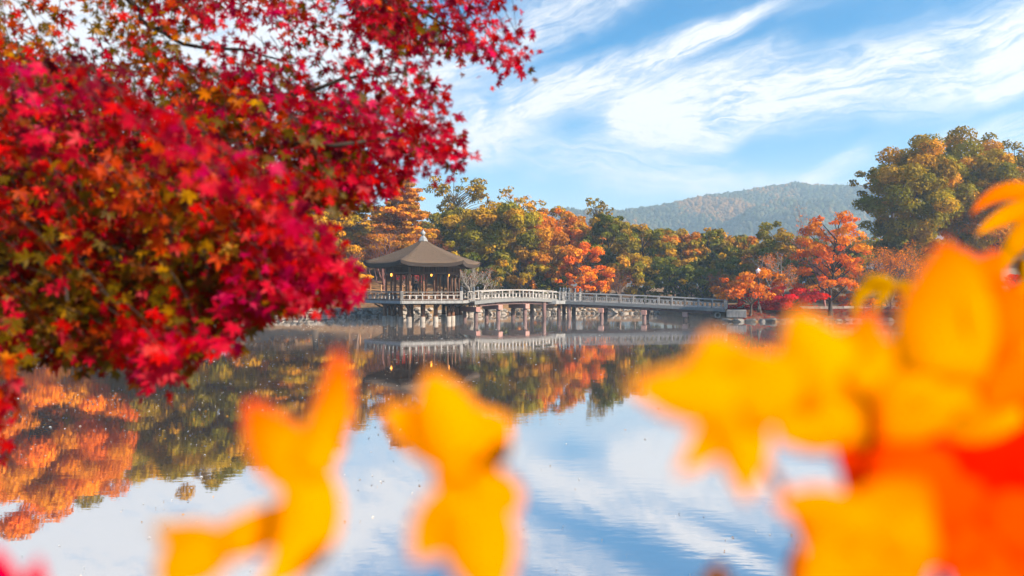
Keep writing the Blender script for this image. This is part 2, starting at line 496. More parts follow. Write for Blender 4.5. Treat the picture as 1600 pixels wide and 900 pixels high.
# the wood on the hillside: one mass of small crowns
nt_ = 21000
ty = rg.uniform(640, 1045, nt_); tx = ty * rg.uniform(0.05, 0.57, nt_)
ts = rg.uniform(2.0, 4.3, nt_); th = ts * rg.uniform(0.9, 1.7, nt_)
ring = []
for j, (zz, rr, k) in enumerate(((0.0, 0.75, 5), (0.55, 1.0, 5), (0.95, 0.6, 5))):
    a = np.arange(k) * 2 * np.pi / k + j * 0.6
    ring.append(np.stack([np.cos(a) * rr, np.sin(a) * rr, np.full(k, zz)], 1))
base = np.concatenate(ring + [np.array([[0, 0, 1.25]])])
bf = []
for j in range(2):
    for k in range(5):
        a, b = j * 5 + k, j * 5 + (k + 1) % 5
        bf += [(a, b, b + 5), (a, b + 5, a + 5)]
bf += [(10 + k, 10 + (k + 1) % 5, 15) for k in range(5)]
bf = np.array(bf)
jit = 1 + rg.uniform(-0.25, 0.25, (nt_, 16, 1))
TV = base[None] * jit * np.stack([ts, ts, th], 1)[:, None, :]
TV += np.stack([tx, ty, hill_z(tx, ty) - 1.0], 1)[:, None, :]
TF = (bf[None] + (np.arange(nt_) * 16)[:, None, None]).reshape(-1, 3)
pal = np.array([(0.045, 0.06, 0.02), (0.06, 0.065, 0.025), (0.09, 0.075, 0.025), (0.16, 0.10, 0.03), (0.22, 0.12, 0.035), (0.04, 0.05, 0.03)])
zone = np.sin(tx * 0.021 + 2) * np.sin(ty * 0.02 + tx * 0.008) + 0.5 * np.sin(tx * 0.055 + ty * 0.02) + rg.normal(0, 0.28, nt_)
ci = np.where(zone > 0.75, 4, np.where(zone > 0.45, 3, rg.choice([0, 1, 1, 2, 5], nt_)))
tag(link('hillside_forest', np_mesh('hillside_forest', TV.reshape(-1, 3), TF, M['foliage'], np.repeat(pal[ci] * rg.uniform(0.88, 1.12, (nt_, 1)), len(bf), 0))),
    'hazy wooded hill rising behind the pond trees', 'forest', kind='stuff')

# ------------------------------------------------------------------ trees
PAL = {
    'olive': [(0.261, 0.184, 0.005), (0.370, 0.233, 0.005), (0.175, 0.156, 0.005), (0.524, 0.274, 0.005), (0.218, 0.175, 0.005)],
    'green': [(0.115, 0.124, 0.005), (0.177, 0.167, 0.005), (0.230, 0.177, 0.005), (0.089, 0.105, 0.005), (0.356, 0.208, 0.005)],
    'dark': [(0.090, 0.109, 0.005), (0.133, 0.136, 0.005), (0.193, 0.160, 0.005), (0.073, 0.085, 0.005)],
    'gold': [(0.515, 0.258, 0.005), (0.418, 0.241, 0.005), (0.322, 0.209, 0.007), (0.613, 0.273, 0.005)],
    'orange': [(0.757, 0.231, 0.005), (0.697, 0.185, 0.005), (0.577, 0.200, 0.007), (0.819, 0.278, 0.005)],
    'fire': [(0.794, 0.219, 0.004), (0.743, 0.152, 0.004), (0.820, 0.303, 0.005), (0.666, 0.135, 0.005)],
    'rust': [(0.505, 0.177, 0.007), (0.405, 0.161, 0.008), (0.606, 0.209, 0.006), (0.320, 0.161, 0.008)],
    'coral': [(0.738, 0.168, 0.011), (0.685, 0.126, 0.013), (0.765, 0.237, 0.007), (0.606, 0.182, 0.019)],
    'crimson': [(0.756, 0.011, 0.022), (0.671, 0.013, 0.038), (0.800, 0.034, 0.015), (0.586, 0.009, 0.022)],
    'drab': [(0.238, 0.168, 0.021), (0.309, 0.209, 0.024), (0.200, 0.151, 0.018), (0.365, 0.218, 0.021)],
    'lime': [(0.260, 0.215, 0.010), (0.351, 0.247, 0.010), (0.182, 0.163, 0.010), (0.442, 0.260, 0.010), (0.234, 0.195, 0.010)],
    'mauve': [(0.317, 0.123, 0.060), (0.244, 0.101, 0.053), (0.366, 0.134, 0.045)],
    'amber': [(0.704, 0.244, 0.005), (0.571, 0.213, 0.006), (0.403, 0.179, 0.007), (0.504, 0.244, 0.006)],
}


def unit(v): return v / np.maximum(np.linalg.norm(v, axis=-1, keepdims=True), 1e-9)


def leaf_cloud(rng, cen, rad, flat, n_each, size, cols, out_bias=0.7, jitter=0.16):
    """leaves round clump centres: cen (k,3), rad (k,), flat (k,) vertical squash, n_each (k,)"""
    ids = np.repeat(np.arange(len(cen)), n_each)
    L = len(ids)
    d = unit(rng.normal(size=(L, 3)) + np.array([0, 0, 0.25]))
    rr = rng.uniform(0.35, 1.0, L) ** 0.6 * rad[ids]
    off = d * rr[:, None]; off[:, 2] *= flat[ids]
    p = cen[ids] + off
    nrm = unit(d * out_bias * 1.5 + rng.normal(size=(L, 3)) * 0.5 + np.array([0, 0, 0.25]))
    a = unit(np.cross(nrm, unit(rng.normal(size=(L, 3))))); b = np.cross(nrm, a)
    s = size * rng.uniform(0.6, 1.35, L)[:, None]
    V = np.stack([p - a * s * 0.62, p - b * s * 0.4 + a * s * 0.05, p + a * s * 0.62, p + b * s * 0.4 + a * s * 0.05], 1).reshape(-1, 3)
    Fq = np.arange(L * 4).reshape(-1, 4)
    tint = cols[ids] * (1 + rng.uniform(-jitter, jitter, (L, 1)))
    return V, Fq, tint


def limb(rng, a, b, r0, r1, mb, n=5, sag=0.1, sides=5):
    a, b = np.array(a, float), np.array(b, float); L = np.linalg.norm(b - a)
    ts = np.linspace(0, 1, n); pts = []
    w = rng.normal(size=3) * L * sag
    for t in ts:
        p = a + (b - a) * t + w * math.sin(math.pi * t) * (1 - 0.3 * t); p[2] += L * 0.10 * math.sin(math.pi * t)
        pts.append(p)
    mb.tube(pts, [r0 + (r1 - r0) * t for t in ts], sides, cap=False)
    return pts


def twig_tree(rng, mb, p, d, L, r, depth, spread=0.55, up=0.12, kids=3, tips=None):
    d = unit(np.array(d, float)); pts = [np.array(p, float)]
    for i in range(3):
        d = unit(d + rng.normal(size=3) * 0.14 + np.array([0, 0, up * 0.5]))
        pts.append(pts[-1] + d * L / 3)
    mb.tube(pts, [r, r * 0.85, r * 0.72, r * 0.6], 5 if r > 0.05 else 3, cap=False)
    if depth == 0:
        if tips is not None: tips.append(pts[-1])
        return
    for k in range(kids + (rng.random() < 0.4)):
        q = pts[rng.integers(1, 4)] if k else pts[3]
        nd = unit(d + rng.normal(size=3) * spread + np.array([0, 0, up]))
        twig_tree(rng, mb, q, nd, L * rng.uniform(0.55, 0.8), r * rng.uniform(0.45, 0.62), depth - 1, spread, up, kids, tips)


TREE_N = 0


def tree(kind, px, top, wpx, d, pal, label, name=None, low=None, cat='tree', cover=1.0, bark='bark', lsize=None, group=None, pal2=None):
    """px, top, wpx: where the photograph shows the crown; d: how far off; low: photo row of the crown's lower edge"""
    global TREE_N
    TREE_N += 1; rng = np.random.default_rng(100 + TREE_N * 17)
    x = (px - 800) / F * d; zg = gz(x, d) - 0.15
    H = CAM_Z + (450 - top) / F * d - zg; Wd = wpx / F * d
    zl = (CAM_Z + (450 - low) / F * d - zg) if low is not None else H * 0.2
    root = thing(name or {'broad': 'broadleaf_tree', 'layer': 'maple_tree', 'pine': 'pine_tree', 'sparse': 'open_crowned_tree', 'bare': 'bare_tree'}[kind],
                 label, cat, (x, d, zg), 0, group)
    rx = Wd / 2; rz = max((H - zl) / 2, 0.4); cz = zl + rz
    wood = MB(); cols0 = np.array(PAL[pal]); cols2 = np.array(PAL[pal2]) if pal2 else cols0
    tr = max(0.012 * H + 0.02 * rx, 0.06)
    lean = rng.normal(size=2) * 0.25
    if kind == 'bare':
        tips = []
        nst = 3
        for k in range(nst):
            a = rng.uniform(0, 6.28)
            twig_tree(rng, wood, (0, 0, 0.02 * k), (math.cos(a) * 0.35 * rx / H * 2, math.sin(a) * 0.35 * rx / H * 2, 1), H * 0.36, tr * 0.8, 4, 0.5, 0.16, 3, tips)
        T = np.array(wood.v); ext = np.percentile(np.abs(T[:, :2]), 98); T[:, :2] *= rx / ext; T[:, 2] *= H / T[:, 2].max(); wood.v = [tuple(v) for v in T]
        wood.build('trunk', M[bark], root, smooth=True)
        if cover > 0:
            cen = np.array(tips) * np.array([rx / ext, rx / ext, H / max(t[2] for t in tips)])
            pick = rng.random(len(cen)) < 0.7 * cover; cen = cen[pick]
            V, Fq, t = leaf_cloud(rng, cen, np.full(len(cen), 0.35 * rx / 2), np.full(len(cen), 0.7), np.full(len(cen), 7), lsize or 0.13, cols0[rng.integers(0, len(cols0), len(cen))])
            link('crown', np_mesh('crown', V, Fq, M['foliage'], t), root)
        return root
    # trunk
    top_t = H * (0.9 if kind == 'pine' else 0.72)
    pts = [np.array([lean[0] * t * t * 2, lean[1] * t * t * 2, top_t * t]) + np.append(rng.normal(size=2) * 0.05 * H * 0.12, 0) * (t > 0) for t in np.linspace(0, 1, 7)]
    wood.tube(pts, [tr * (1.25 if i == 0 else 1 - 0.75 * i / 6) for i in range(7)], 8, cap=False)
    s = lsize or (0.0042 * d * 0.82)

    def at_trunk(z): return np.array([np.interp(z, [p[2] for p in pts], [p[k] for p in pts]) for k in range(2)] + [min(z, top_t)])
    cen, rad, flat, col = [], [], [], []
    if kind in ('broad', 'sparse'):
        K = int(np.clip((rx * rz) * (3.0 if kind == 'broad' else 1.6), 40, 230))
        ph = rng.uniform(0, 6.28, 6)
        for k in range(K):
            dd = unit(rng.normal(size=3)); dd[2] = dd[2] if rng.random() < 0.75 else abs(dd[2])
            th = math.atan2(dd[1], dd[0])
            env = 0.80 + 0.14 * math.sin(2 * th + ph[0]) * math.cos(2 * dd[2] + ph[1]) + 0.16 * math.sin(4 * th + ph[2] + 5 * dd[2]) + rng.uniform(-0.14, 0.14)
            rr = env * rng.uniform(0.55 if k % 3 == 0 else 0.8, 1.0)
            wide = 1.0 if dd[2] > -0.2 else 0.92
            cen.append([dd[0] * rx * rr * wide, dd[1] * rx * rr * wide, cz + dd[2] * rz * rr])
            rad.append(min(rx, rz * 1.3) * rng.uniform(0.13, 0.27) * (0.8 if kind == 'sparse' else 1) * (0.72 if rx > 9 else 1)); flat.append(rng.uniform(0.55, 0.8))
            src = cols2 if rng.random() < (0.25 if pal2 else 0) + (0.35 * (dd[2] > 0.4) if pal2 else 0) else cols0
            col.append(src[rng.integers(0, len(src))] * rng.uniform(0.8, 1.2))
        nl = K if kind == 'sparse' else 14
        for k in rng.choice(K, min(nl, K), replace=False):
            zt = np.clip(cen[k][2] - rx * 0.45, H * 0.12, top_t)
            limb(rng, at_trunk(zt), cen[k], tr * 0.35 * (0.6 if kind == 'sparse' else 1), 0.02 * tr + 0.012, wood, 5, 0.07)
    elif kind == 'layer':
        K = int(np.clip(rx * rz * 4.4, 40, 190))
        for k in range(K):
            u = rng.random(); zc = zl + (H - zl) * (0.06 + 0.9 * u)
            prof = math.sqrt(max(0.05, 1 - ((u - 0.35) / 0.68) ** 2))
            a = rng.uniform(0, 6.28); r_ = rx * prof * math.sqrt(rng.uniform(0.05, 1.0)) * rng.uniform(0.85, 1.08)
            cen.append([math.cos(a) * r_, math.sin(a) * r_, zc - 0.12 * r_]); rad.append(rx * rng.uniform(0.12, 0.24)); flat.append(rng.uniform(0.36, 0.66))
            src = cols2 if pal2 and rng.random() < 0.2 + 0.5 * (u > 0.75) else cols0
            col.append(src[rng.integers(0, len(src))] * rng.uniform(0.8, 1.2))
        for k in rng.choice(K, min(30, K), replace=False):
            zt = np.clip(cen[k][2] - rx * 0.5, zl * 0.55 + 0.1, top_t)
            limb(rng, at_trunk(zt), cen[k], tr * 0.38, 0.02, wood, 5, 0.08)
    else:   # pine: tiers of pads
        z = zl; tier = 0
        while z < H:
            u = (z - zl) / (H - zl); rr = rx * (1 - 0.72 * u ** 1.3) * rng.uniform(0.55, 1.12)
            nb = int(5 + 3 * (1 - u)); a0 = rng.uniform(0, 6.28)
            for k in range(nb):
                a = a0 + k * 6.283 / nb + rng.uniform(-0.25, 0.25); Lb = rr * rng.uniform(0.7, 1.05)
                tipp = np.array([math.cos(a) * Lb, math.sin(a) * Lb, z + Lb * rng.uniform(-0.16, 0.16)])
                limb(rng, at_trunk(z - 0.1 * Lb), tipp, tr * 0.25, 0.02, wood, 4, 0.04, 4)
                for q in range(4):
                    f_ = 0.35 + 0.2 * q + rng.uniform(-0.06, 0.06)
                    cen.append(list(tipp * np.array([f_, f_, 1]) + rng.normal(size=3) * np.array([0.25, 0.25, 0.08]) * rr * 0.3)); rad.append(rr * rng.uniform(0.2, 0.32)); flat.append(rng.uniform(0.25, 0.4))
                    col.append(cols0[rng.integers(0, len(cols0))] * rng.uniform(0.55, 1.2))
            z += (H - zl) * rng.uniform(0.055, 0.085); tier += 1
        cen.append([pts[-1][0], pts[-1][1], H - 0.3]); rad.append(rx * 0.2); flat.append(0.7); col.append(cols0[0])
    cen, rad, flat, col = np.array(cen), np.array(rad), np.array(flat), np.array(col)
    area = (4 * math.pi * rad ** 2) * (0.35 + 0.65 * flat)
    per = {'broad': 0.78, 'sparse': 0.40, 'layer': 0.75, 'pine': 0.75}[kind] * cover
    n_each = np.maximum((area * per / (s * s * 0.5)).astype(int), 6)
    V, Fq, t = leaf_cloud(rng, cen, rad, flat, n_each, s, col)
    V[:, 2] = np.maximum(V[:, 2], 0.05)
    wood.build('trunk', M[bark], root, smooth=True)
    link('crown', np_mesh('crown', V, Fq, M['foliage'], t), root)
    return root


TREES = [
    # the wood behind, seen between the nearer trees
    ('broad', -60, 250, 230, 118, 'olive', 'olive tree deep in the wood at the far left', dict(low=452, lsize=0.5)),
    ('broad', 120, 255, 200, 120, 'amber', 'amber tree deep in the wood behind the blazing tree', dict(low=452, lsize=0.5)),
    ('broad', 270, 280, 190, 118, 'dark', 'dark tree deep in the wood behind the olive brown tree', dict(low=452, lsize=0.5)),
    ('broad', 410, 300, 170, 121, 'rust', 'rust tree deep in the wood behind the golden pine', dict(low=452, lsize=0.5)),
    ('broad', 520, 330, 150, 119, 'amber', 'amber tree deep in the wood left of the pavilion', dict(low=452, lsize=0.5)),
    ('broad', 610, 340, 150, 122, 'rust', 'rust tree deep in the wood behind the bare reddish trees', dict(low=452, lsize=0.5)),
    ('broad', 695, 335, 140, 118, 'olive', 'olive tree deep in the wood right of the pavilion roof', dict(low=452, lsize=0.5)),
    ('broad', 790, 345, 150, 121, 'dark', 'dark tree deep in the wood behind the large olive gold tree', dict(low=452, lsize=0.5)),
    ('broad', 880, 345, 150, 119, 'rust', 'rust tree deep in the wood behind the bright orange maple', dict(low=452, lsize=0.5)),
    ('broad', 965, 352, 140, 122, 'green', 'green tree deep in the wood right of the orange maple', dict(low=452, lsize=0.5)),
    ('broad', 1040, 358, 140, 120, 'olive', 'olive tree deep in the wood behind the bridge middle', dict(low=452, lsize=0.5)),
    ('broad', 1120, 364, 140, 121, 'dark', 'dark tree deep in the wood behind the bridge end', dict(low=452, lsize=0.5)),
    ('broad', 1200, 372, 140, 119, 'olive', 'olive tree deep in the wood behind the lantern post', dict(low=452, lsize=0.5)),
    ('broad', 1285, 378, 150, 117, 'dark', 'dark tree deep in the wood behind the tall orange maple', dict(low=452, lsize=0.5)),
    ('broad', 1370, 372, 150, 116, 'green', 'green tree deep in the wood under the huge right bank tree', dict(low=452, lsize=0.5)),
    ('broad', 1470, 360, 170, 115, 'dark', 'dark tree deep in the wood behind the grey roof', dict(low=452, lsize=0.5)),

    # left bank, mostly behind the near maple and seen in the reflection
    ('broad', 55, 182, 330, 71, 'fire', 'tall blazing orange tree on the left bank mirrored in the pond corner', dict(low=430, pal2='orange')),
    ('broad', 325, 222, 250, 79, 'olive', 'broad olive brown tree on the left bank behind the red maple', dict(low=440)),
    ('pine', 492, 262, 190, 80, 'gold', 'golden layered pine left of the pavilion roof', dict(low=430)),
    ('broad', 185, 200, 240, 90, 'olive', 'dark olive tree behind the blazing orange left bank tree', dict(low=440)),
    ('broad', -150, 170, 330, 84, 'amber', 'amber tree at the far left end of the pond bank', dict(low=440)),
    ('broad', 420, 250, 170, 96, 'amber', 'amber tree at the back between the olive tree and the golden pine', dict(low=420)),
    # behind the pavilion
    ('pine', 628, 277, 140, 92, 'amber', 'orange tinged layered conifer rising behind the pavilion roof', dict(low=400)),
    ('pine', 556, 300, 120, 100, 'gold', 'yellow brown conifer left of the orange tinged conifer', dict(low=410)),
    ('sparse', 716, 258, 118, 104, 'drab', 'tall grey green thin crowned tree right of the conifer', dict(low=370, cover=0.9)),
    ('sparse', 812, 286, 92, 108, 'gold', 'thin yellow tree with sky showing through above the olive tree', dict(low=380, cover=0.75)),
    ('sparse', 770, 300, 60, 110, 'amber', 'small thin amber crown between the two tall thin trees', dict(low=390, cover=0.7)),
    ('broad', 778, 316, 190, 94, 'lime', 'large rounded olive gold tree in the middle of the far bank', dict(low=430, pal2='gold')),
    ('broad', 706, 322, 90, 98, 'dark', 'dark green tree just right of the pavilion finial', dict(low=430)),
    ('broad', 845, 322, 110, 100, 'rust', 'rusty brown tree behind the large olive gold tree', dict(low=440, pal2='orange')),
    ('broad', 888, 320, 100, 102, 'orange', 'high orange crown left of the dark green treetop', dict(low=430, pal2='gold')),
    ('broad', 860, 372, 130, 92, 'rust', 'brown orange tree low behind the arched bridge', dict(low=452)),
    ('layer', 914, 380, 92, 87, 'fire', 'bright orange maple on the far bank behind the bridge bend', dict(low=455)),
    ('broad', 735, 368, 120, 91, 'green', 'green tree behind the right eave of the pavilion', dict(low=450, pal2='olive')),
    ('broad', 820, 392, 120, 88, 'olive', 'low olive tree behind the middle of the arched bridge', dict(low=456, pal2='olive')),
    ('broad', 762, 412, 80, 87, 'dark', 'low dark green tree beside the pale bare tree', dict(low=456)),
    # right of the orange maple
    ('broad', 950, 328, 104, 98, 'green', 'tall dark green tree right of the high orange crown', dict(low=440)),
    ('sparse', 934, 302, 50, 108, 'drab', 'thin brown treetop poking above the tall dark green tree', dict(low=350, cover=0.8)),
    ('broad', 1008, 338, 92, 101, 'green', 'rounded green tree under the left end of the hill', dict(low=440, pal2='olive')),
    ('broad', 1062, 347, 96, 100, 'olive', 'brownish olive tree under the middle of the hill', dict(low=440, pal2='rust')),
    ('broad', 1112, 352, 92, 101, 'green', 'green and ochre tree behind the sloping bridge', dict(low=440, pal2='olive')),
    ('broad', 1158, 358, 92, 102, 'olive', 'ochre tree behind the low spreading tree', dict(low=440, pal2='amber')),
    ('broad', 1222, 348, 92, 100, 'lime', 'olive tree left of the tall orange maple', dict(low=440)),
    ('broad', 992, 392, 86, 90, 'lime', 'low yellow green tree on the shore right of the orange maple', dict(low=458, pal2='gold')),
    ('broad', 1052, 396, 100, 91, 'dark', 'low green tree on the shore behind the bridge middle', dict(low=460, pal2='green')),
    ('broad', 1098, 408, 80, 90, 'green', 'low green tree on the shore near the bridge end', dict(low=462)),
    ('broad', 1135, 398, 80, 96, 'dark', 'dark tree in the shade behind the bridge end', dict(low=460, pal2='olive')),
    ('broad', 1190, 385, 80, 95, 'rust', 'rust brown tree behind the white lantern post', dict(low=455, pal2='olive')),
    ('broad', 1262, 395, 90, 92, 'green', 'dull green tree behind the tall orange maple', dict(low=460)),
    # right side
    ('broad', 1496, 203, 170, 82, 'lime', 'huge olive gold tree towering over the right bank', dict(low=400, pal2='gold', cover=0.8, lsize=0.26)),
    ('broad', 1424, 222, 165, 79, 'lime', 'golden olive tree leaning out on the left of the huge right bank tree', dict(low=405, pal2='gold', cover=0.8, lsize=0.26)),
    ('broad', 1560, 262, 130, 79, 'amber', 'ochre tree in front of the huge right bank tree', dict(low=400, pal2='olive', cover=0.6, lsize=0.26)),
    ('sparse', 1392, 222, 100, 86, 'drab', 'thin left shoulder of the huge right bank tree group', dict(low=390, cover=1.2)),
    ('sparse', 1590, 196, 150, 88, 'drab', 'pale thin crowned tree at the right edge of the view', dict(low=400, cover=1.1)),
    ('broad', 1420, 345, 130, 80, 'green', 'dark green bushy tree under the huge right bank tree', dict(low=430)),
    ('broad', 1560, 330, 150, 86, 'dark', 'dark green tree behind the grey roofed house', dict(low=440)),
    ('broad', 1690, 240, 200, 84, 'olive', 'olive tree past the right edge of the view', dict(low=440)),
    ('layer', 1297, 328, 128, 67, 'fire', 'tall orange maple with dark spreading limbs on the right bank', dict(low=455, pal2='coral', cover=0.55)),
    ('layer', 1172, 418, 128, 66, 'coral', 'low spreading coral orange tree beside the bridge end', dict(low=462, pal2='orange', cover=0.6)),
    ('bare', 1290, 310, 90, 69, 'coral', 'bare reddish twigs rising above the tall orange maple', dict(bark='red_twig', cover=0.25)),
    ('bare', 1215, 392, 74, 76, 'coral', 'pale bare tree left of the tall orange maple', dict(bark='pale_bark', cover=0.45)),
    ('bare', 1388, 374, 92, 72, 'orange', 'twiggy half bare tree with small orange leaves right of the maple', dict(bark='brown_twig', cover=1.3)),
    ('bare', 1432, 400, 80, 76, 'rust', 'brown twiggy tree in front of the dark bushy tree', dict(bark='brown_twig', cover=0.9)),
    ('bare', 740, 408, 70, 82, 'mauve', 'pale bare tree between the pavilion and the arched bridge', dict(bark='pale_bark', cover=0.15)),
    ('bare', 600, 345, 96, 86, 'mauve', 'reddish bare tree behind the left half of the pavilion roof', dict(bark='red_twig', cover=0.8)),
    ('bare', 560, 372, 80, 84, 'rust', 'brown bare tree left of the pavilion eave', dict(bark='brown_twig', cover=0.6)),
    ('bare', 655, 352, 90, 90, 'mauve', 'mauve bare tree right behind the pavilion finial', dict(bark='red_twig', cover=0.8)),
    ('bare', 640, 410, 80, 88, 'crimson', 'small reddish tree seen between the pavilion columns', dict(bark='brown_twig', cover=0.5)),
    ('bare', 970, 408, 60, 89, 'mauve', 'bare twiggy tree right of the bright orange maple', dict(bark='brown_twig', cover=0.4)),
    ('bare', 1128, 420, 50, 86, 'mauve', 'bare dark twiggy tree behind the bridge end', dict(bark='red_twig', cover=0.3)),
    ('bare', 1345, 395, 60, 78, 'rust', 'bare brown tree behind the right side of the tall maple', dict(bark='brown_twig', cover=0.8)),
]
for kind, px, top, w, d, pal_, lab, kw in TREES:
    tree(kind, px, top, w, d, pal_, lab, **kw)
for px, top, w, d, pal_, lab in [
        (1232, 446, 130, 69, 'crimson', 'crimson shrub between the spreading tree and the tall maple'),
        (1160, 452, 48, 69, 'crimson', 'small crimson shrub under the spreading tree'),
        (1345, 450, 70, 72, 'fire', 'orange red shrub right of the tall maple trunk'),
        (1520, 432, 110, 60, 'crimson', 'broad crimson shrub below the grey roofed house'),
        (1605, 420, 110, 58, 'crimson', 'tall crimson shrub at the right edge of the view'),
        (1440, 455, 80, 64, 'coral', 'coral red shrub right of the wooden fence')]:
    tree('layer', px, top, w, d, pal_, lab, name='shrub', low=486, cat='shrub', cover=1.0, lsize=0.2)
for px, w, d, pal_, lab in [
        (430, 120, 86, 'rust', 'rusty undergrowth bush on the left bank slope'), (530, 70, 88, 'amber', 'amber bush left of the pavilion columns'),
        (860, 80, 90, 'dark', 'dark bush under the bright orange maple'),
        (930, 90, 90.5, 'rust', 'rusty bush at the foot of the bright orange maple'), (1010, 90, 92, 'dark', 'dark bush under the yellow green shore tree'),
        (1080, 90, 92, 'green', 'green bush at the shore behind the bridge'), (1150, 70, 88, 'rust', 'brown bush behind the end of the bridge railing'),
        (838, 80, 101, 'rust', 'rusty bush deep behind the arched bridge'), (560, 90, 100, 'amber', 'amber bush high on the slope behind the rail fence'),
        (780, 80, 90, 'green', 'green bush at the shore behind the arched bridge'), (1290, 110, 84, 'rust', 'brown bush behind the tall maple trunk'),
        (1400, 110, 82, 'dark', 'dark bush behind the wooden fence')]:
    tree('broad', px, 425, w, d, pal_, lab, name='bush', low=475, cat='bush', cover=0.9)

# ------------------------------------------------------------------ stones along the water
STONE = []
for k in range(7):
    rng = random.Random(40 + k); bm = bmesh.new()
    for i in range(15):
        v = Vector((rng.gauss(0, 1), rng.gauss(0, 1), rng.gauss(0, 1))).normalized()
        v = Vector([math.copysign(abs(c) ** 0.6, c) for c in v]) * rng.uniform(0.42, 0.56)
        bm.verts.new(v)
    r = bmesh.ops.convex_hull(bm, input=bm.verts[:])
    bmesh.ops.delete(bm, geom=list({g for g in r['geom_interior'] if isinstance(g, bmesh.types.BMVert)}), context='VERTS')
    me = bpy.data.meshes.new('stone'); bm.to_mesh(me); bm.free(); me.materials.append(M['stone']); STONE.append(me)


DARK_STONE = []
for me in STONE:
    m2 = me.copy(); m2.materials.clear(); m2.materials.append(M['dark_stone']); DARK_STONE.append(m2)


def wall_of_stones(name, label, cat, x0, x1, courses, w, h, off, seed, top=0.0, meshes=STONE):
    rng = random.Random(seed); root = thing(name, label, cat, ((x0 + x1) / 2, float(shore((x0 + x1) / 2)), 0)); n = 0
    for c in range(courses):
        x = x0 + rng.uniform(0, w)
        while x < x1:
            ww = w * rng.uniform(0.6, 1.5); hh = h * rng.uniform(0.8, 1.3)
            y = float(shore(x)) + off + c * 0.12 + rng.uniform(-0.12, 0.12)
            o = link('stone', meshes[rng.randrange(7)], root, (x - root.location.x, y - root.location.y, top + (c + 0.35) * h + rng.uniform(-0.05, 0.05)),
                     (rng.uniform(-0.2, 0.2), rng.uniform(-0.2, 0.2), rng.uniform(-0.5, 0.5)), (ww * 1.1, 0.75, hh * 1.15))
            n += 1; x += ww
    return root


wall_of_stones('stone_wall', 'dry stone wall along the left bank beside the pavilion', 'stone wall', -46, -9, 3, 0.62, 0.34, -0.05, 1)
wall_of_stones('stone_revetment', 'low rough stones along the far shore behind the bridge', 'stone edging', -8.5, 18.8, 2, 0.6, 0.36, -0.1, 2)
wall_of_stones('stone_edging', 'flat stones round the brown promontory at the bridge end', 'stone edging', 20.2, 36, 1, 0.95, 0.36, -0.05, 3, 0.0, DARK_STONE)
rr = random.Random(9)
for px, py, w, h, lab in [(1178, 497, 1.5, 1.1, 'largest dark boulder on the promontory edge'), (1152, 499, 1.2, 0.6, 'flat dark boulder left of the largest boulder'),
                          (1196, 499, 0.8, 0.7, 'small upright dark boulder right of the largest boulder'), (1126, 494, 1.0, 0.8, 'dark boulder beside the concrete pipe under the bridge end')]:
    y = 3.2 * F / (py + 3 - 450)
    p = P(px, py, y); me = STONE[rr.randrange(7)].copy(); me.materials.clear(); me.materials.append(M['dark_stone'])
    bm = bmesh.new(); bm.from_mesh(me); bmesh.ops.bevel(bm, geom=bm.edges[:], offset=0.09, segments=1, affect='EDGES'); bm.to_mesh(me); bm.free()
    o = link('boulder', me, None, (p.x, y + 0.4, h * 0.32), (0.1, 0.15, rr.uniform(0, 3)), (w * 1.1, w * 0.9, h * 1.2)); tag(o, lab, 'boulder')

# ------------------------------------------------------------------ pavilion
PC = Vector((-8.79, 67.5, 0)); DEL = R(-12.8); DECK = 2.06
pav = thing('pavilion', 'hexagonal wooden pavilion with thatched roof standing on stilts in the pond', 'pavilion', PC)


def hexpt(k, r, z=0.0):
    a = DEL + k * math.pi / 3               # measured from "towards the camera" round to the right
    return Vector((math.sin(a) * r, -math.cos(a) * r, z))


def hexedge(k, t, r, z=0.0):
    return hexpt(k, r, z).lerp(hexpt(k + 1, r, z), t)


# stilts with pale footings
cyl = MB(); cyl.lathe([(0.2, 0), (0.2, 1.0)], 10); stilt_me = cyl.mesh('stilt', M['wood'], True)
cyl = MB(); cyl.lathe([(0.25, -1.0), (0.25, 0.46), (0.22, 0.5)], 12); foot_me = cyl.mesh('footing', M['concrete'], True)
spots = [hexedge(k, t, 3.75) for k in range(6) for t in (0.0, 0.34, 0.67)]
for p in spots:
    s_ = link('stilt', stilt_me, pav, (p.x, p.y, 0.3), None, (1, 1, DECK - 0.62))
    f_ = link('footing', foot_me, s_, (0, 0, -0.3 / (DECK - 0.62)), None, (1, 1, 1 / (DECK - 0.62)))
# deck, fascia, beams, brackets
mb = MB(); v = [hexpt(k, 5.62, DECK - 0.12) for k in range(6)] + [hexpt(k, 5.62, DECK) for k in range(6)]
mb.add(v, [tuple(range(6))[::-1], tuple(range(6, 12))] + [(k, (k + 1) % 6, 6 + (k + 1) % 6, 6 + k) for k in range(6)]); mb.build('deck', M['wood'], pav)
for k in range(6):
    mb = MB(); mb.beam(hexedge(k, 0.004, 5.7, DECK - 0.16), hexedge(k, 0.996, 5.7, DECK - 0.16), 0.1, 0.26); mb.build('fascia', M['pale_fascia'], pav)
    mb = MB(); mb.beam(hexedge(k, 0, 4.5, DECK - 0.24), hexedge(k, 1, 4.5, DECK - 0.24), 0.2, 0.22); mb.build('beam', M['dark_wood'], pav)
    mb = MB(); mb.beam(hexedge(k, 0, 3.75, DECK - 0.30), hexedge(k, 1, 3.75, DECK - 0.30), 0.26, 0.3); mb.build('beam', M['dark_wood'], pav)
    for t in (0.0, 0.34, 0.67):
        mb = MB(); a = hexedge(k, t, 3.3, DECK - 0.36); b = hexedge(k, t, 5.5, DECK - 0.205); mb.beam(a, b, 0.16, 0.16); mb.build('joist', M['dark_wood'], pav)
        mb = MB(); mb.beam(hexedge(k, t, 3.85, DECK - 0.85), hexedge(k, t, 4.75, DECK - 0.36), 0.14, 0.14); mb.build('bracket', M['dark_wood'], pav)
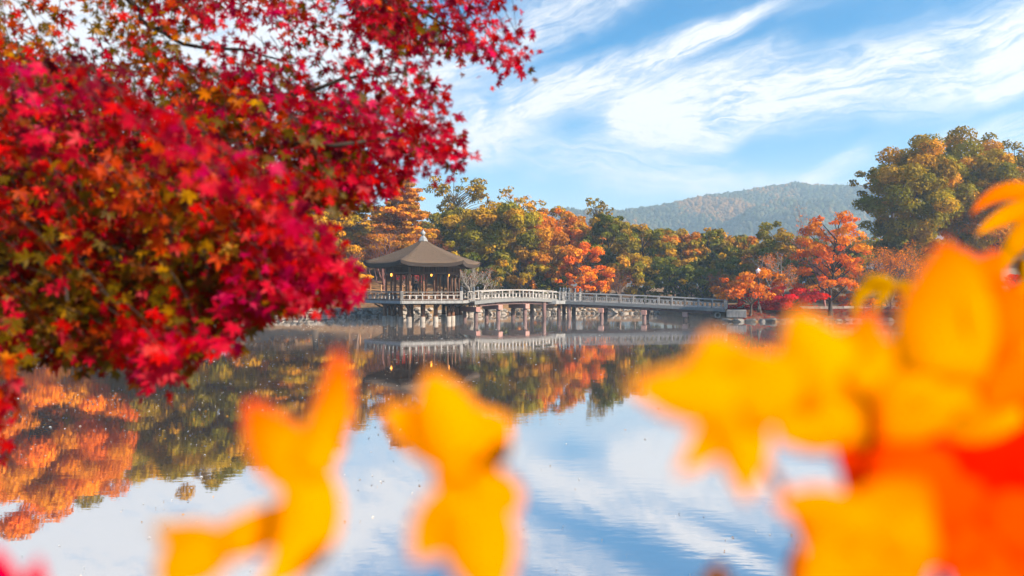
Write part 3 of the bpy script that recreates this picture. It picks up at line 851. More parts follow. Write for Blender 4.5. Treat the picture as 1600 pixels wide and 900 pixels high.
# inner floor step
mb = MB(); v = [hexpt(k, 4.0, DECK + 0.004) for k in range(6)] + [hexpt(k, 4.0, DECK + 0.10) for k in range(6)]
mb.add(v, [tuple(range(6))[::-1], tuple(range(6, 12))] + [(k, (k + 1) % 6, 6 + (k + 1) % 6, 6 + k) for k in range(6)]); mb.build('floor_step', M['wood'], pav)


def capped_post(parent, p, h, w=0.2, cap=True):
    mb = MB(); mb.box((0, 0, h / 2), (w, w, h)); me = mb.mesh('railing_post', M['pale_paint'], bevel=0.012)
    o = link('railing_post', me, parent, p)
    if cap:
        mb = MB(); r = w * 0.62
        mb.lathe([(r, 0), (r, 0.10), (r * 0.7, 0.13), (r * 0.75, 0.16), (r * 1.0, 0.24), (r * 0.85, 0.33), (r * 0.3, 0.40), (0.01, 0.45)], 10)
        link('post_cap', mb.mesh('post_cap', M['cap_metal'], True), o, (0, 0, h + 0.002))
    return o


def railing(parent, pts, h, post_every, strut=True, skip_first=False, skip_last=False, thick=0.1, post_h=0.86):
    """rails along pts (deck-level polyline) with posts and short struts"""
    pts = [Vector(p) for p in pts]; up = Vector((0, 0, 1))
    for nm, f, w, hh in (('top_rail', 1.0, thick * 1.15, thick), ('middle_rail', 0.62, thick * 0.8, thick * 0.75), ('bottom_rail', 0.10, thick, thick * 1.0)):
        mb = MB(); mb.bar([p + up * h * f for p in pts], w, hh); mb.build(nm, M['pale_paint'], parent)
    seg = [(a, b) for a, b in zip(pts, pts[1:])]; L = [(b - a).length for a, b in seg]; tot = sum(L)

    def at(s):
        for (a, b), l in zip(seg, L):
            if s <= l + 1e-6: return a.lerp(b, s / l)
            s -= l
        return pts[-1]
    n = max(1, round(tot / post_every)); mp = MB(); mp.box((0, 0, h * post_h / 2), (thick * 1.35, thick * 1.35, h * post_h)); me = mp.mesh('railing_post', M['pale_paint'])
    d0 = pts[-1] - pts[0]; rz = math.atan2(d0.y, d0.x); st = MB()
    for i in range(n + 1):
        if not ((i == 0 and skip_first) or (i == n and skip_last)):
            link('railing_post', me, parent, at(tot * i / n), (0, 0, rz))
        if i < n and strut:
            for q in (0.33, 0.67):
                c = at(tot * (i + q) / n); st.box((c.x, c.y, c.z + h * 0.38), (thick * 1.7, thick * 0.7, h * 0.42), rz)
    if strut: st.build('struts', M['pale_paint'], parent, kind='stuff')


for k in range(6):
    capped_post(pav, hexpt(k, 5.55, DECK + 0.002), 0.86, 0.24, cap=k in (1, 2))
    if k != 1:
        railing(pav, [hexedge(k, 0.025, 5.55, DECK), hexedge(k, 0.975, 5.55, DECK)], 0.76, 1.85, True, True, True, 0.075)
# columns
for k in range(6):
    for t in (0.0, 0.36, 0.64):
        p = hexedge(k, t, 3.62)
        mb = MB(); mb.lathe([(0.10, 0), (0.10, 3.0)], 10); o = mb.build('column', M['wood'], pav, True); o.location = (p.x, p.y, DECK + 0.1)
    p = hexpt(k + 0.5, 1.75); mb = MB(); mb.lathe([(0.11, 0), (0.11, 3.3)], 10); o = mb.build('column', M['warm_wood'] if k % 2 else M['wood'], pav, True); o.location = (p.x, p.y, DECK + 0.1)
# bench rail round the columns, head beam, slatted frieze
for k in range(6):
    if k not in (1, 4):
        mb = MB(); mb.beam(hexedge(k, 0.05, 3.3, DECK + 0.5), hexedge(k, 0.95, 3.3, DECK + 0.5), 0.4, 0.07); mb.build('bench', M['dark_wood'], pav)
    mb = MB(); mb.beam(hexedge(k, 0, 3.62, 4.62), hexedge(k, 1, 3.62, 4.62), 0.2, 0.2); mb.build('head_beam', M['dark_wood'], pav)
    mb = MB(); mb.beam(hexedge(k, 0, 3.62, 5.32), hexedge(k, 1, 3.62, 5.32), 0.24, 0.18); mb.build('head_beam', M['dark_wood'], pav)
    mb = MB(); mb.beam(hexedge(k, 0, 3.56, 4.97), hexedge(k, 1, 3.56, 4.97), 0.04, 0.5); mb.build('frieze_board', M['dark_wood'], pav)
    mb = MB()
    for i in range(22): mb.beam(hexedge(k, (i + 0.5) / 22, 3.64, 4.73), hexedge(k, (i + 0.5) / 22, 3.64, 5.22), 0.05, 0.06)
    mb.build('frieze_slats', M['wood'], pav, kind='stuff')
    mb = MB()
    for i in range(15):
        t = (i + 0.5) / 15; mb.beam(hexedge(k, t, 3.5, 5.62), hexedge(k, t, 5.5, 5.21 + 0.32 * (2 * t - 1) ** 4), 0.08, 0.10)
    mb.build('rafters', M['dark_wood'], pav, kind='stuff')
# thatched roof: concave pitch, eave lifted at the six corners, thick edge and a soffit
NT, NR = 10, 9
mb = MB(); top = []; und = []
for j in range(NR + 1):
    q = j / NR; r = 0.30 + (5.86 - 0.30) * q
    zt = 7.88 - 2.38 * (q ** 0.86)
    for k in range(6):
        for i in range(NT):
            t = i / NT; c = (2 * t - 1) ** 2
            p = hexedge(k, t, r * (1 - 0.012 * (1 - c))); z = zt + q ** 3 * (0.30 * c ** 2) + 0.05 * c ** 8 * (1 - q)
            top.append((p.x, p.y, z))
            zb = zt - 0.34 - 0.10 * (1 - q) + q ** 3 * (0.30 * c ** 2)
            und.append((p.x * (0.985), p.y * 0.985, zb))
nr = 6 * NT; fs = []
for j in range(NR):
    for i in range(nr):
        a, b = j * nr + i, j * nr + (i + 1) % nr; fs.append((a, b, b + nr, a + nr))
o_ = len(top); fs2 = [tuple(x + o_ for x in f[::-1]) for f in fs]
edge = [(NR * nr + i, NR * nr + (i + 1) % nr, o_ + NR * nr + (i + 1) % nr, o_ + NR * nr + i) for i in range(nr)]
mb.add(top + und, fs + fs2 + edge + [tuple(range(nr))[::-1]])
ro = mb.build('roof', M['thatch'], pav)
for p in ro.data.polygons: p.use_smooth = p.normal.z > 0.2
ro.data.materials.append(M['dark_bark'])  # eave edge and soffit: brown thatch, darkened further so the colour carries their shade
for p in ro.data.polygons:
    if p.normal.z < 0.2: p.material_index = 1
mb = MB(); mb.lathe([(0.48, 7.80), (0.47, 7.94), (0.40, 7.98), (0.39, 8.10), (0.30, 8.18), (0.22, 8.30), (0.14, 8.36)], 6); fb = mb.build('finial_base', M['bronze'], pav); fb.rotation_euler = (0, 0, DEL)
mb = MB(); mb.lathe([(0.14, 8.36), (0.13, 8.42), (0.22, 8.50), (0.26, 8.62), (0.21, 8.75), (0.08, 8.84), (0.10, 8.88), (0.05, 8.95), (0.005, 9.0)], 12); mb.build('finial', M['bronze'], pav, True)

# lit lanterns hang under the head beams
for px, lab in ((611.5, 'small lit lantern hanging at the left end of the pavilion'), (674, 'small lit lantern hanging in the middle of the pavilion'), (701, 'small lit lantern hanging at the right end of the pavilion')):
    p = P(px, 429.5, 65.4 if px != 674 else 68.5)
    t = thing('lantern', lab, 'lantern', p)
    mb = MB(); mb.lathe([(0.04, -0.15), (0.085, -0.11), (0.095, 0.0), (0.085, 0.11), (0.04, 0.15)], 10); mb.build('lamp_shade', M['lamp_glow'], t, True)
    mb = MB(); mb.lathe([(0.05, 0.152), (0.04, 0.22), (0.012, 0.24), (0.012, 4.52 - p.z)], 8); mb.build('hanger', M['black_metal'], t)

# ------------------------------------------------------------------ bridge
br = thing('bridge', 'pale railed footbridge on pink capped piers running from pavilion to right shore', 'bridge', (0, 0, 0))
A = Vector((-4.35, 66.35, 0)); J = Vector((4.55, 72.6, 0)); Z_ = Vector((20.95, 66.9, 0)); HW = 1.25


def sect(a, b, zf, n):
    d = (b - a).normalized(); nrm = Vector((d.y, -d.x, 0)); out = []          # nrm points to the camera side
    for i in range(n + 1):
        t = i / n; p = a.lerp(b, t); p.z = zf(t); out.append(p)
    return d, nrm, out


zf1 = lambda t: DECK - 0.15 + 0.26 * (1 - (2 * t - 1) ** 2)
zf2 = lambda t: 1.86 - 0.62 * t - 0.06 * t * t + 0.06 * math.sin(math.pi * t)
for (a, b, zf, nseg, dz, lab) in ((A, J, zf1, 14, 0.0, 1), (J, Z_, zf2, 14, 0.004, 2)):
    d, nrm, line = sect(a, b, zf, nseg); up = Vector((0, 0, 1))
    line = [p + up * dz for p in line]
    mb = MB(); mb.bar([p - up * 0.09 for p in line], HW * 2, 0.16); mb.build('deck', M['concrete'], br)
    for s in (1, -1):
        mb = MB(); mb.bar([p + nrm * s * (HW + 0.06) - up * 0.14 for p in line], 0.12, 0.32); mb.build('fascia', M['pale_fascia'], br)
        mb = MB(); mb.bar([p + nrm * s * (HW - 0.35) - up * 0.37 for p in line[1:-1]], 0.26, 0.4); mb.build('girder', M['pier_paint'], br)
        pl = [p + nrm * s * (HW - 0.06) for p in line]
        i0 = 1 if lab == 1 else 2
        if lab == 1: ends = globals().setdefault('ends', {}); ends[s] = pl[-1]
        run = pl[i0:] if lab == 1 else [ends[s]] + pl[1:]
        railing(br, run, 0.84, 1.28, True, thick=0.085, post_h=0.9)
        for ii in ((0,) if lab == 1 else (0, 1, 2)):
            q = pl[ii] if lab == 1 or ii else pl[0] + d * 0.9
            capped_post(br, q + up * 0.01, 0.98, 0.22)
        if lab == 2:
            capped_post(br, pl[-1] + up * 0.01, 0.9, 0.26, cap=False)
# landing at the bend
mb = MB(); mb.lathe([(2.05, -0.36), (2.05, -0.012)], 12); o = mb.build('landing', M['pale_fascia'], br); o.location = (J.x, J.y, zf1(1))
# piers: (px, section)
for px, sec in ((742, 1), (781, 1), (823, 1), (853, 1), (872, 2), (888, 2), (939, 2), (1006, 2), (1070, 2)):
    a, b, zf = (A, J, zf1) if sec == 1 else (J, Z_, zf2)
    d = (b - a).normalized(); nrm = Vector((d.y, -d.x, 0)); u = (px - 800) / F
    a2 = a + nrm * (HW + 0.1); b2 = b + nrm * (HW + 0.1)      # where the view ray meets the bridge's front edge
    t = (u * a2.y - a2.x) / ((b2.x - a2.x) - u * (b2.y - a2.y)); t = min(max(t, 0.03), 0.97)
    c = a.lerp(b, t); z = zf(t); rz = math.atan2(d.y, d.x)
    capd = px not in (853, 872, 888)
    top_z = z - (0.85 if capd else 0.4)
    for s in (1, -1):
        q = c + nrm * s * (HW - 0.2)
        mb = MB(); mb.lathe([(0.2, -1.0), (0.2, top_z + 0.03)], 12); o = mb.build('pier_column', M['pier_paint'], br, True); o.location = (q.x, q.y, 0)
    if capd:
        mb = MB(); mb.box((0, 0, 0), (0.5, HW * 2 + 0.5, 0.46)); o = mb.build('pier_cap', M['pink_concrete'], br, bevel=0.02)
        o.location = (c.x, c.y, z - 0.8 + (0.0)); o.rotation_euler = (0, 0, rz)
# abutment where the bridge meets the promontory
mb = MB(); dd = (Z_ - J).normalized(); rz = math.atan2(dd.y, dd.x)
mb.box((0, 0, 0), (1.8, 2.7, 0.7)); o = mb.build('abutment', M['pale_fascia'], br, bevel=0.03); q = Z_ + dd * 1.0; o.location = (q.x, q.y, 0.72); o.rotation_euler = (0, 0, rz)

# concrete drain pipe beside the abutment
pp = P(1121.5, 492.5, 66.2)
t = thing('drain_pipe', 'pale round concrete drain pipe mouth under the bridge end', 'pipe', pp)
mb = MB(); v = []; n = 16
for r, y in ((0.3, 0), (0.2, 0), (0.2, 1.6), (0.3, 1.6)):
    for j in range(n): v.append((math.cos(2 * math.pi * j / n) * r, y, math.sin(2 * math.pi * j / n) * r))
mb.add(v, [(i * n + j, i * n + (j + 1) % n, ((i + 1) % 4) * n + (j + 1) % n, ((i + 1) % 4) * n + j) for i in range(4) for j in range(n)]); mb.build('pipe_wall', M['concrete'], t)

# lantern post, kerb, fences, house
zb = gz(24.2, 66.8); t = thing('lamp_post', 'slim dark lamp post with a white lantern head beside the spreading tree', 'street lamp', (23.95, 66.4, zb))
ht = P(1185, 430, 66.4).z - zb
mb = MB(); mb.lathe([(0.10, 0), (0.10, 0.5), (0.055, 0.6), (0.05, ht)], 10); mb.build('pole', M['black_metal'], t, True)
mb = MB(); mb.lathe([(0.12, ht + 0.002), (0.24, ht + 0.40), (0.24, ht + 0.46)], 6); mb.build('lantern', M['white_glass'], t)
mb = MB(); mb.lathe([(0.29, ht + 0.463), (0.10, ht + 0.6), (0.02, ht + 0.72)], 6); mb.build('cap', M['white_glass'], t)

kb = thing('kerb', 'pale low stone kerb along the right bank path', 'kerb', (0, 0, 0)); x = 23.2
mbk = MB(); mbk.box((0, 0, 0), (1.16, 0.28, 0.26)); kme = mbk.mesh('kerb_stone', M['concrete'], bevel=0.02)
while x < 44:
    y = 68.9 if x < 36 else 68.9 - (x - 36) * 0.5
    link('kerb_stone', kme, kb, (x, y, gz(x, y) + 0.14), (0, 0, -0.46 if x > 36 else 0)); x += 1.2 if x < 36 else 1.07

ft = thing('wooden_fence', 'low dark wooden rail fence on the right bank', 'fence', (0, 0, 0))
for i in range(8):
    x = 33.6 + i * 1.0; y = 66.9 + 0.22 * i; z = gz(x, y)
    mb = MB(); mb.lathe([(0.07, 0), (0.07, 1.0)], 8); o = mb.build('fence_post', M['dark_wood'], ft); o.location = (x, y, z)
    if i < 7:
        x2, y2 = x + 1.0, y + 0.22; z2 = gz(x2, y2)
        for h in (0.4, 0.8):
            mb = MB(); mb.beam((x + 0.07, y, z + h), (x2 - 0.07, y2, z2 + h), 0.07, 0.09); mb.build('rail', M['dark_wood'], ft)
ft = thing('rail_fence', 'tan rail fence on the slope behind the left end of the pavilion', 'fence', (0, 0, 0))
for i in range(7):
    x = -20.0 + i * 1.3; y = 84.0; z = gz(x, y)
    mb = MB(); mb.lathe([(0.09, 0), (0.09, 1.25)], 8); o = mb.build('fence_post', M['warm_wood'], ft); o.location = (x, y, z)
    if i < 6:
        for h in (0.55, 1.1):
            mb = MB(); mb.beam((x + 0.09, y, z + h), (x + 1.21, y, gz(x + 1.3, y) + h), 0.08, 0.12); mb.build('rail', M['warm_wood'], ft)

hs_ = thing('house', 'grey tiled roof house behind the right bank shrubs', 'house', (60.5, 85, gz(60.5, 85)))
zr = P(1535, 389, 85).z - hs_.location.z
mb = MB(); mb.box((0, 0, (zr - 1.5) / 2), (9.5, 6, zr - 1.5)); mb.build('wall', M['plaster'], hs_)
mb = MB(); mb.add([(-5.6, -3.8, zr - 1.6), (5.6, -3.8, zr - 1.6), (5.6, 3.8, zr - 1.6), (-5.6, 3.8, zr - 1.6), (-4.6, 0, zr), (4.6, 0, zr)],
                  [(0, 1, 5, 4), (2, 3, 4, 5), (1, 2, 5), (3, 0, 4), (3, 2, 1, 0)]); rf = mb.build('roof', M['roof_tile'], hs_)
mb = MB()
for i in range(26):
    x = -4.9 + i * 0.39; f = 0.0
    mb.beam((x * 1.1, -3.75, zr - 1.53), (x * 0.93, -0.1, zr + 0.02), 0.12, 0.1)
mb.build('roof_tiles', M['roof_tile'], rf, kind='stuff')
mb = MB(); mb.beam((-4.7, 0, zr + 0.06), (4.7, 0, zr + 0.06), 0.4, 0.3); mb.build('ridge', M['roof_tile'], rf)
for x in (-3, 0, 3):
    mb = MB(); mb.box((x, -3.03, 1.7), (1.3, 0.1, 1.4)); w_ = mb.build('window', M['dark_wood'], hs_)
    mb = MB(); mb.box((x, -3.09, 1.7), (1.1, 0.03, 1.2)); mb.build('pane', M['cap_metal'], w_)

# ------------------------------------------------------------------ person in the pavilion


def skinned(name, joints, edges, mat, parent, sub=2):
    me = bpy.data.meshes.new(name); me.from_pydata([j[:3] for j in joints], edges, []); o = bpy.data.objects.new(name, me); C.objects.link(o)
    o.modifiers.new('skin', 'SKIN'); s = o.modifiers.new('sub', 'SUBSURF'); s.levels = sub; s.render_levels = sub
    for i, j in enumerate(joints):
        r = j[3]; me.skin_vertices[0].data[i].radius = (r, r) if not isinstance(r, tuple) else r
    me.skin_vertices[0].data[0].use_root = True
    bpy.context.view_layer.update()
    dg = bpy.context.evaluated_depsgraph_get(); m2 = bpy.data.meshes.new_from_object(o.evaluated_get(dg)); m2.name = name
    bpy.data.objects.remove(o); m2.materials.clear()
    for m_ in (mat if isinstance(mat, (list, tuple)) else [mat]): m2.materials.append(m_)
    for p in m2.polygons: p.use_smooth = True
    return link(name, m2, parent)


per = thing('person', 'person in a dark coat standing between the pavilion columns', 'person', (-9.35, 66.6, DECK + 0.1), R(20))
J_ = [(0, 0, .95, (.16, .12)), (0, 0, 1.15, (.15, .11)), (0, 0, 1.36, (.17, .115)), (0, 0, 1.47, .06), (0, -.01, 1.53, .055), (0, -.015, 1.62, (.078, .095)), (0, -.01, 1.71, .06),
      (.17, 0, 1.40, .06), (.24, .01, 1.13, .047), (.22, -.14, .93, .036), (.21, -.2, .88, .03), (-.17, 0, 1.40, .06), (-.24, .01, 1.13, .047), (-.2, -.14, .95, .036), (-.18, -.2, .92, .03),
      (.09, 0, .86, .095), (.10, -.02, .48, .066), (.10, .02, .10, .045), (.10, -.12, .04, .04), (-.09, 0, .86, .095), (-.10, -.01, .48, .066), (-.10, .02, .10, .045), (-.10, -.12, .04, .04)]
ED = [(0, 1), (1, 2), (2, 3), (3, 4), (4, 5), (5, 6), (2, 7), (7, 8), (8, 9), (9, 10), (2, 11), (11, 12), (12, 13), (13, 14), (0, 15), (15, 16), (16, 17), (17, 18), (0, 19), (19, 20), (20, 21), (21, 22)]
pb = skinned('body', J_, ED, [M['dark_cloth'], M['skin'], M['grey_cloth']], per)
for p in pb.data.polygons:
    c = p.center; p.material_index = 1 if c.z > 1.485 or (c.y < -0.165 and 0.8 < c.z < 1.0) else (2 if c.z < 0.82 else 0)
for s in (1, -1):
    for f in range(4):
        fx = s * 0.2 + (f - 1.5) * 0.018
        skinned('finger', [(fx, -.21, .885, .009), (fx, -.25, .865, .009), (fx, -.262, .83, .008)], [(0, 1), (1, 2)], M['skin'], per, 1)
    skinned('thumb', [(s * 0.17, -.19, .9, .011), (s * 0.145, -.225, .88, .01)], [(0, 1)], M['skin'], per, 1)
mb = MB(); mb.lathe([(0.09, 1.60), (0.105, 1.66), (0.09, 1.735), (0.03, 1.765)], 12, (0, 0.022, 0)); mb.build('hair', M['hair'], per, True)
for s in (1, -1):
    mb = MB(); mb.lathe([(0.004, -0.012), (0.013, 0), (0.004, 0.012)], 8, (s * .032, -.10, 1.635)); mb.build('eye', M['hair'], per)
mb = MB(); mb.lathe([(0.018, 0), (0.006, 0.05)], 6, (0, -.105, 1.585)); mb.build('nose', M['skin'], per)

# ------------------------------------------------------------------ fallen leaves and flecks on the water
rg = np.random.default_rng(11)


def flat_bits(n, xy, z, size, cols, stretch=1.0):
    a = rg.uniform(0, 6.28, n); s = size * rg.uniform(0.4, 1.6, n); q = []
    for k, (u, v) in enumerate(((-1, 0), (0, -.45), (1, 0), (0, .45))):
        q.append(np.stack([xy[:, 0] + (u * np.cos(a) - v * np.sin(a)) * s * stretch, xy[:, 1] + (u * np.sin(a) + v * np.cos(a)) * s, z + rg.uniform(0, 0.02, n) * (k % 2)], 1))
    return np.stack(q, 1).reshape(-1, 3), np.arange(n * 4).reshape(-1, 4), np.array(cols)[rg.integers(0, len(cols), n)] * rg.uniform(0.7, 1.2, (n, 1))


n = 7000
d_ = 6.5 * (66 / 6.5) ** rg.uniform(0, 1, n) ** 0.8; u_ = rg.uniform(-0.8, 0.8, n)
clump = np.sin(d_ * 0.9 + u_ * 7) * np.sin(u_ * 11 + d_ * 0.35) + 0.6 * (u_ < -0.1)
kp = rg.random(n) < np.where(((u_ > -0.08) & (d_ < 18)) | (d_ < 12), 0.05 + 0.22 * (clump > 0.75), 0.15 + 0.75 * (clump > 0.45)); d_, u_ = d_[kp], u_[kp]; n = len(d_)
cc = [(0.62, 0.58, 0.52), (0.5, 0.42, 0.34), (0.55, 0.3, 0.1), (0.7, 0.68, 0.66), (0.75, 0.74, 0.72), (0.25, 0.2, 0.14)]
V, Fq, t = flat_bits(n, np.stack([u_ * d_, d_], 1), np.full(n, 0.006), 0.006 + 0.0012 * d_, cc, 1.0)
tag(link('floating_debris', np_mesh('floating_debris', V, Fq, M['foliage'], t)), 'pale flecks and fallen leaves floating on the pond', 'debris', kind='stuff')
n = 16000
x_ = rg.uniform(21.5, 44, n); y_ = shore(x_) + rg.uniform(0.2, 8, n)
V, Fq, t = flat_bits(n, np.stack([x_, y_], 1), bank(x_, y_ - shore(x_)) + 0.02, 0.13, [(0.62, 0.04, 0.05), (0.64, 0.10, 0.05), (0.55, 0.07, 0.08), (0.5, 0.16, 0.06)])
tag(link('fallen_leaves', np_mesh('fallen_leaves', V, Fq, M['foliage'], t)), 'red and orange fallen leaves covering the right bank', 'fallen leaves', kind='stuff')
n = 9000
x_ = rg.uniform(-60, -2, n); y_ = shore(x_) + rg.uniform(0.8, 22, n)
V, Fq, t = flat_bits(n, np.stack([x_, y_], 1), bank(x_, y_ - shore(x_)) + 0.02, 0.15, [(0.3, 0.15, 0.07), (0.36, 0.16, 0.06), (0.22, 0.12, 0.06), (0.4, 0.2, 0.06)])
tag(link('leaf_litter', np_mesh('leaf_litter', V, Fq, M['foliage'], t)), 'brown leaf litter on the left bank slope', 'leaf litter', kind='stuff')

# ------------------------------------------------------------------ the near red maple
LC = {'crimson': (0.52, 0.001, 0.022), 'magenta': (0.54, 0.004, 0.075), 'pink': (0.62, 0.03, 0.075), 'scarlet': (0.54, 0.007, 0.006), 'wine': (0.17, 0.003, 0.018), 'vermilion': (0.58, 0.06, 0.005),
      'orange': (0.60, 0.17, 0.006), 'olive': (0.14, 0.085, 0.005), 'bronze': (0.20, 0.045, 0.008), 'gold': (0.46, 0.23, 0.015)}
LK = list(LC)


def palmate(rng, nl=7):
    """a palmate leaf, stalk end at the origin, tip along -z, about one unit long; gently cupped"""
    V = [(0, 0, 0)]; Fc = []
    angs = np.linspace(-128, 128, nl) if nl == 7 else np.linspace(-98, 98, nl)
    for k, a in enumerate(angs):
        a = R(a + rng.uniform(-6, 6)); Lb = (1.0 - 0.5 * abs(angs[k] / 130) ** 1.5) * rng.uniform(0.88, 1.08); w = 0.125 * Lb + 0.03
        ca, sa = math.cos(a), math.sin(a); b0 = len(V); curl = rng.uniform(-0.05, 0.22)
        for l, ww, in ((0.26, 0.72), (0.5, 1.0), (0.75, 0.55)):
            for s in (-1, 1):
                x, z = l * Lb, s * w * ww
                V.append((sa * x + ca * z, -curl * l * l - 0.05 * abs(s) * (ww), -ca * x + sa * z))
        V.append((sa * Lb, -curl * 1.05, -ca * Lb))
        Fc += [(0, b0, b0 + 1), (b0, b0 + 2, b0 + 3), (b0, b0 + 3, b0 + 1), (b0 + 2, b0 + 4, b0 + 5), (b0 + 2, b0 + 5, b0 + 3), (b0 + 4, b0 + 6, b0 + 5)]
    ps = len(V); V += [(-0.012, 0, 0), (0.012, 0, 0), (0.01, 0.03, 0.42), (-0.01, 0.03, 0.42)]; Fc += [(ps, ps + 1, ps + 2), (ps, ps + 2, ps + 3)]
    return np.array(V, float), np.array(Fc)


rl = np.random.default_rng(3)
SHAPES = [palmate(rl, 7 if k % 3 else 5) for k in range(6)]
MAPLE = thing('red_maple_tree', 'overhanging maple with crimson and olive leaves filling the upper left corner', 'tree', (-4.2, 2.0, 1.3))


def inside(poly, x, y):
    c = False; j = len(poly) - 1
    for i in range(len(poly)):
        xi, yi = poly[i]; xj, yj = poly[j]
        if (yi > y) != (yj > y) and x < (xj - xi) * (y - yi) / (yj - yi) + xi: c = not c
        j = i
    return c


LEAVES = []     # (pos, rot matrix, size, shape, colour name)


def spray(poly, n_twigs, d0, d1, lsz, cols, boughs, twl=(120, 220), gap=17, ang_=(0.1, 1.1), wood=None, den=1.0):
    """twigs that leave the boughs and hang down and outwards, carrying pairs of leaves, kept within the outline that the boughs reach"""
    names, wts = cols; wts = np.array(wts, float) / sum(wts)
    xs = [p[0] for p in poly]; ys = [p[1] for p in poly]
    for i in range(int(n_twigs * 2.9)):
        for _ in range(60):
            x, y = rl.uniform(min(xs), max(xs)), rl.uniform(min(ys), max(ys))
            if inside(poly, x, y): break
        dep = rl.uniform(d0, d1); a = rl.uniform(*ang_); L = rl.uniform(*twl)
        pts = []; cur = np.array([x - math.cos(a) * L * 0.5, y - math.sin(a) * L * 0.5]); dd = dep
        n = max(4, int(L / gap)); fam = rl.choice(len(names), p=wts)
        for k in range(n):
            a += 0.05 + rl.uniform(-0.08, 0.1); cur = cur + np.array([math.cos(a), math.sin(a)]) * L / n; dd += rl.uniform(-0.02, 0.02) * dep
            pts.append(P(cur[0], cur[1], dd))
            if k == 0: continue
            for s in ((-1, 1) if k < n - 1 else (-1, 0, 1)):
                if rl.random() > 0.86 * den: continue
                size = lsz * 0.8 * rl.uniform(0.68, 1.25)
                ox = s * rl.uniform(0.25, 0.9) * size; q = pts[-1] + Vector((ox * 0.9, rl.uniform(-.6, .6) * size, rl.uniform(-0.55, 0.25) * size))
                qx, qy = 800 + q.x / q.y * F, 450 + (CAM_Z - q.z) / q.y * F
                if not inside(poly, qx + rl.normal(0, 13), qy + rl.normal(0, 13)): continue
                m = Matrix.Rotation(rl.normal(0, 0.5) - s * 0.55, 3, 'Y') @ Matrix.Rotation(rl.uniform(-0.95, 0.45), 3, 'X') @ Matrix.Rotation(rl.uniform(-0.9, 0.9), 3, 'Z')
                cn = names[fam] if rl.random() < 0.72 else names[rl.choice(len(names), p=wts)]
                LEAVES.append((q, m, size, int(rl.integers(0, 6)), cn))
        pts = [q for q in pts if inside(poly, 800 + q.x / q.y * F, 450 + (CAM_Z - q.z) / q.y * F)][:-1]
        if wood is not None and len(pts) > 2: wood.tube(pts, [0.0006 * dep * (1 - 0.6 * t / (len(pts) - 1)) + 0.0003 for t in range(len(pts))], 4, cap=False)


def bough(pts, r0, r1):
    q = [P(*p) for p in pts]; fine = []
    for a, b in zip(q, q[1:]):
        for t in (0, 0.33, 0.66): fine.append(a.lerp(b, t) + Vector(rl.normal(0, 0.004, 3)) * a.y)
    fine.append(q[-1]); mb = MB(); k = len(fine) - 1
    mb.tube(fine, [r0 + (r1 - r0) * i / k for i in range(k + 1)], 8)
    o = mb.build('bough', M['dark_bark'], None, True); o.parent = MAPLE; o.matrix_parent_inverse = Matrix.Translation(-MAPLE.location)
    return o


bough([(-900, -150, 2.3), (-200, -260, 2.7), (120, -120, 2.95), (203, 0, 3.0), (235, 42, 3.0), (290, 66, 2.95), (380, 84, 3.0), (470, 100, 3.05)], 0.022, 0.003)
bough([(-900, 300, 3.0), (-100, 300, 3.1), (180, 200, 3.1), (310, 154, 2.9), (420, 156, 2.75), (530, 128, 2.7), (640, 110, 2.8)], 0.024, 0.004)
bough([(-900, 360, 2.8), (-60, 350, 2.8), (200, 280, 2.7), (400, 225, 2.5), (520, 232, 2.2), (620, 215, 2.3)], 0.024, 0.003)
bough([(-900, 420, 2.6), (-100, 390, 2.4), (60, 330, 2.3), (100, 400, 2.1), (105, 470, 1.7)], 0.012, 0.003)
bough([(-100, 420, 2.0), (200, 400, 2.1), (330, 430, 2.2), (440, 460, 2.25)], 0.012, 0.003)
bough([(-600, 80, 2.5), (100, -80, 2.8), (400, -50, 3.0), (620, 0, 3.1), (740, 60, 3.2)], 0.03, 0.003)
mb = MB(); mb.tube([(-4.2, 2.0, 1.3), (-4.25, 2.02, 2.2), (-4.1, 2.05, 3.2), (-3.95, 2.1, 4.2), (-3.7, 2.2, 5.4)], [0.17, 0.13, 0.11, 0.09, 0.05], 12)
o = mb.build('trunk', M['bark'], None, True); o.parent = MAPLE; o.matrix_parent_inverse = Matrix.Translation(-MAPLE.location)
TW = MB()
TOP = [(-60, -60), (840, -60), (834, 40), (826, 110), (770, 130), (700, 160), (690, 190), (660, 262), (600, 290), (545, 320), (480, 250), (420, 100), (350, 40), (250, 40), (200, 90), (-60, 130)]
red = (['crimson', 'scarlet', 'magenta', 'wine', 'vermilion', 'bronze', 'olive'], [5.5, 3.2, 1.0, 1.4, .6, .7, .4])
mix = (['olive', 'bronze', 'wine', 'scarlet', 'vermilion', 'crimson', 'orange', 'gold'], [2.6, 2.4, 2.0, 2.2, 0.9, 2.0, .6, .4])
near_c = (['crimson', 'scarlet', 'magenta', 'pink', 'wine', 'vermilion', 'bronze'], [5, 3.0, 1.2, 0.4, 2.4, .3, .7])
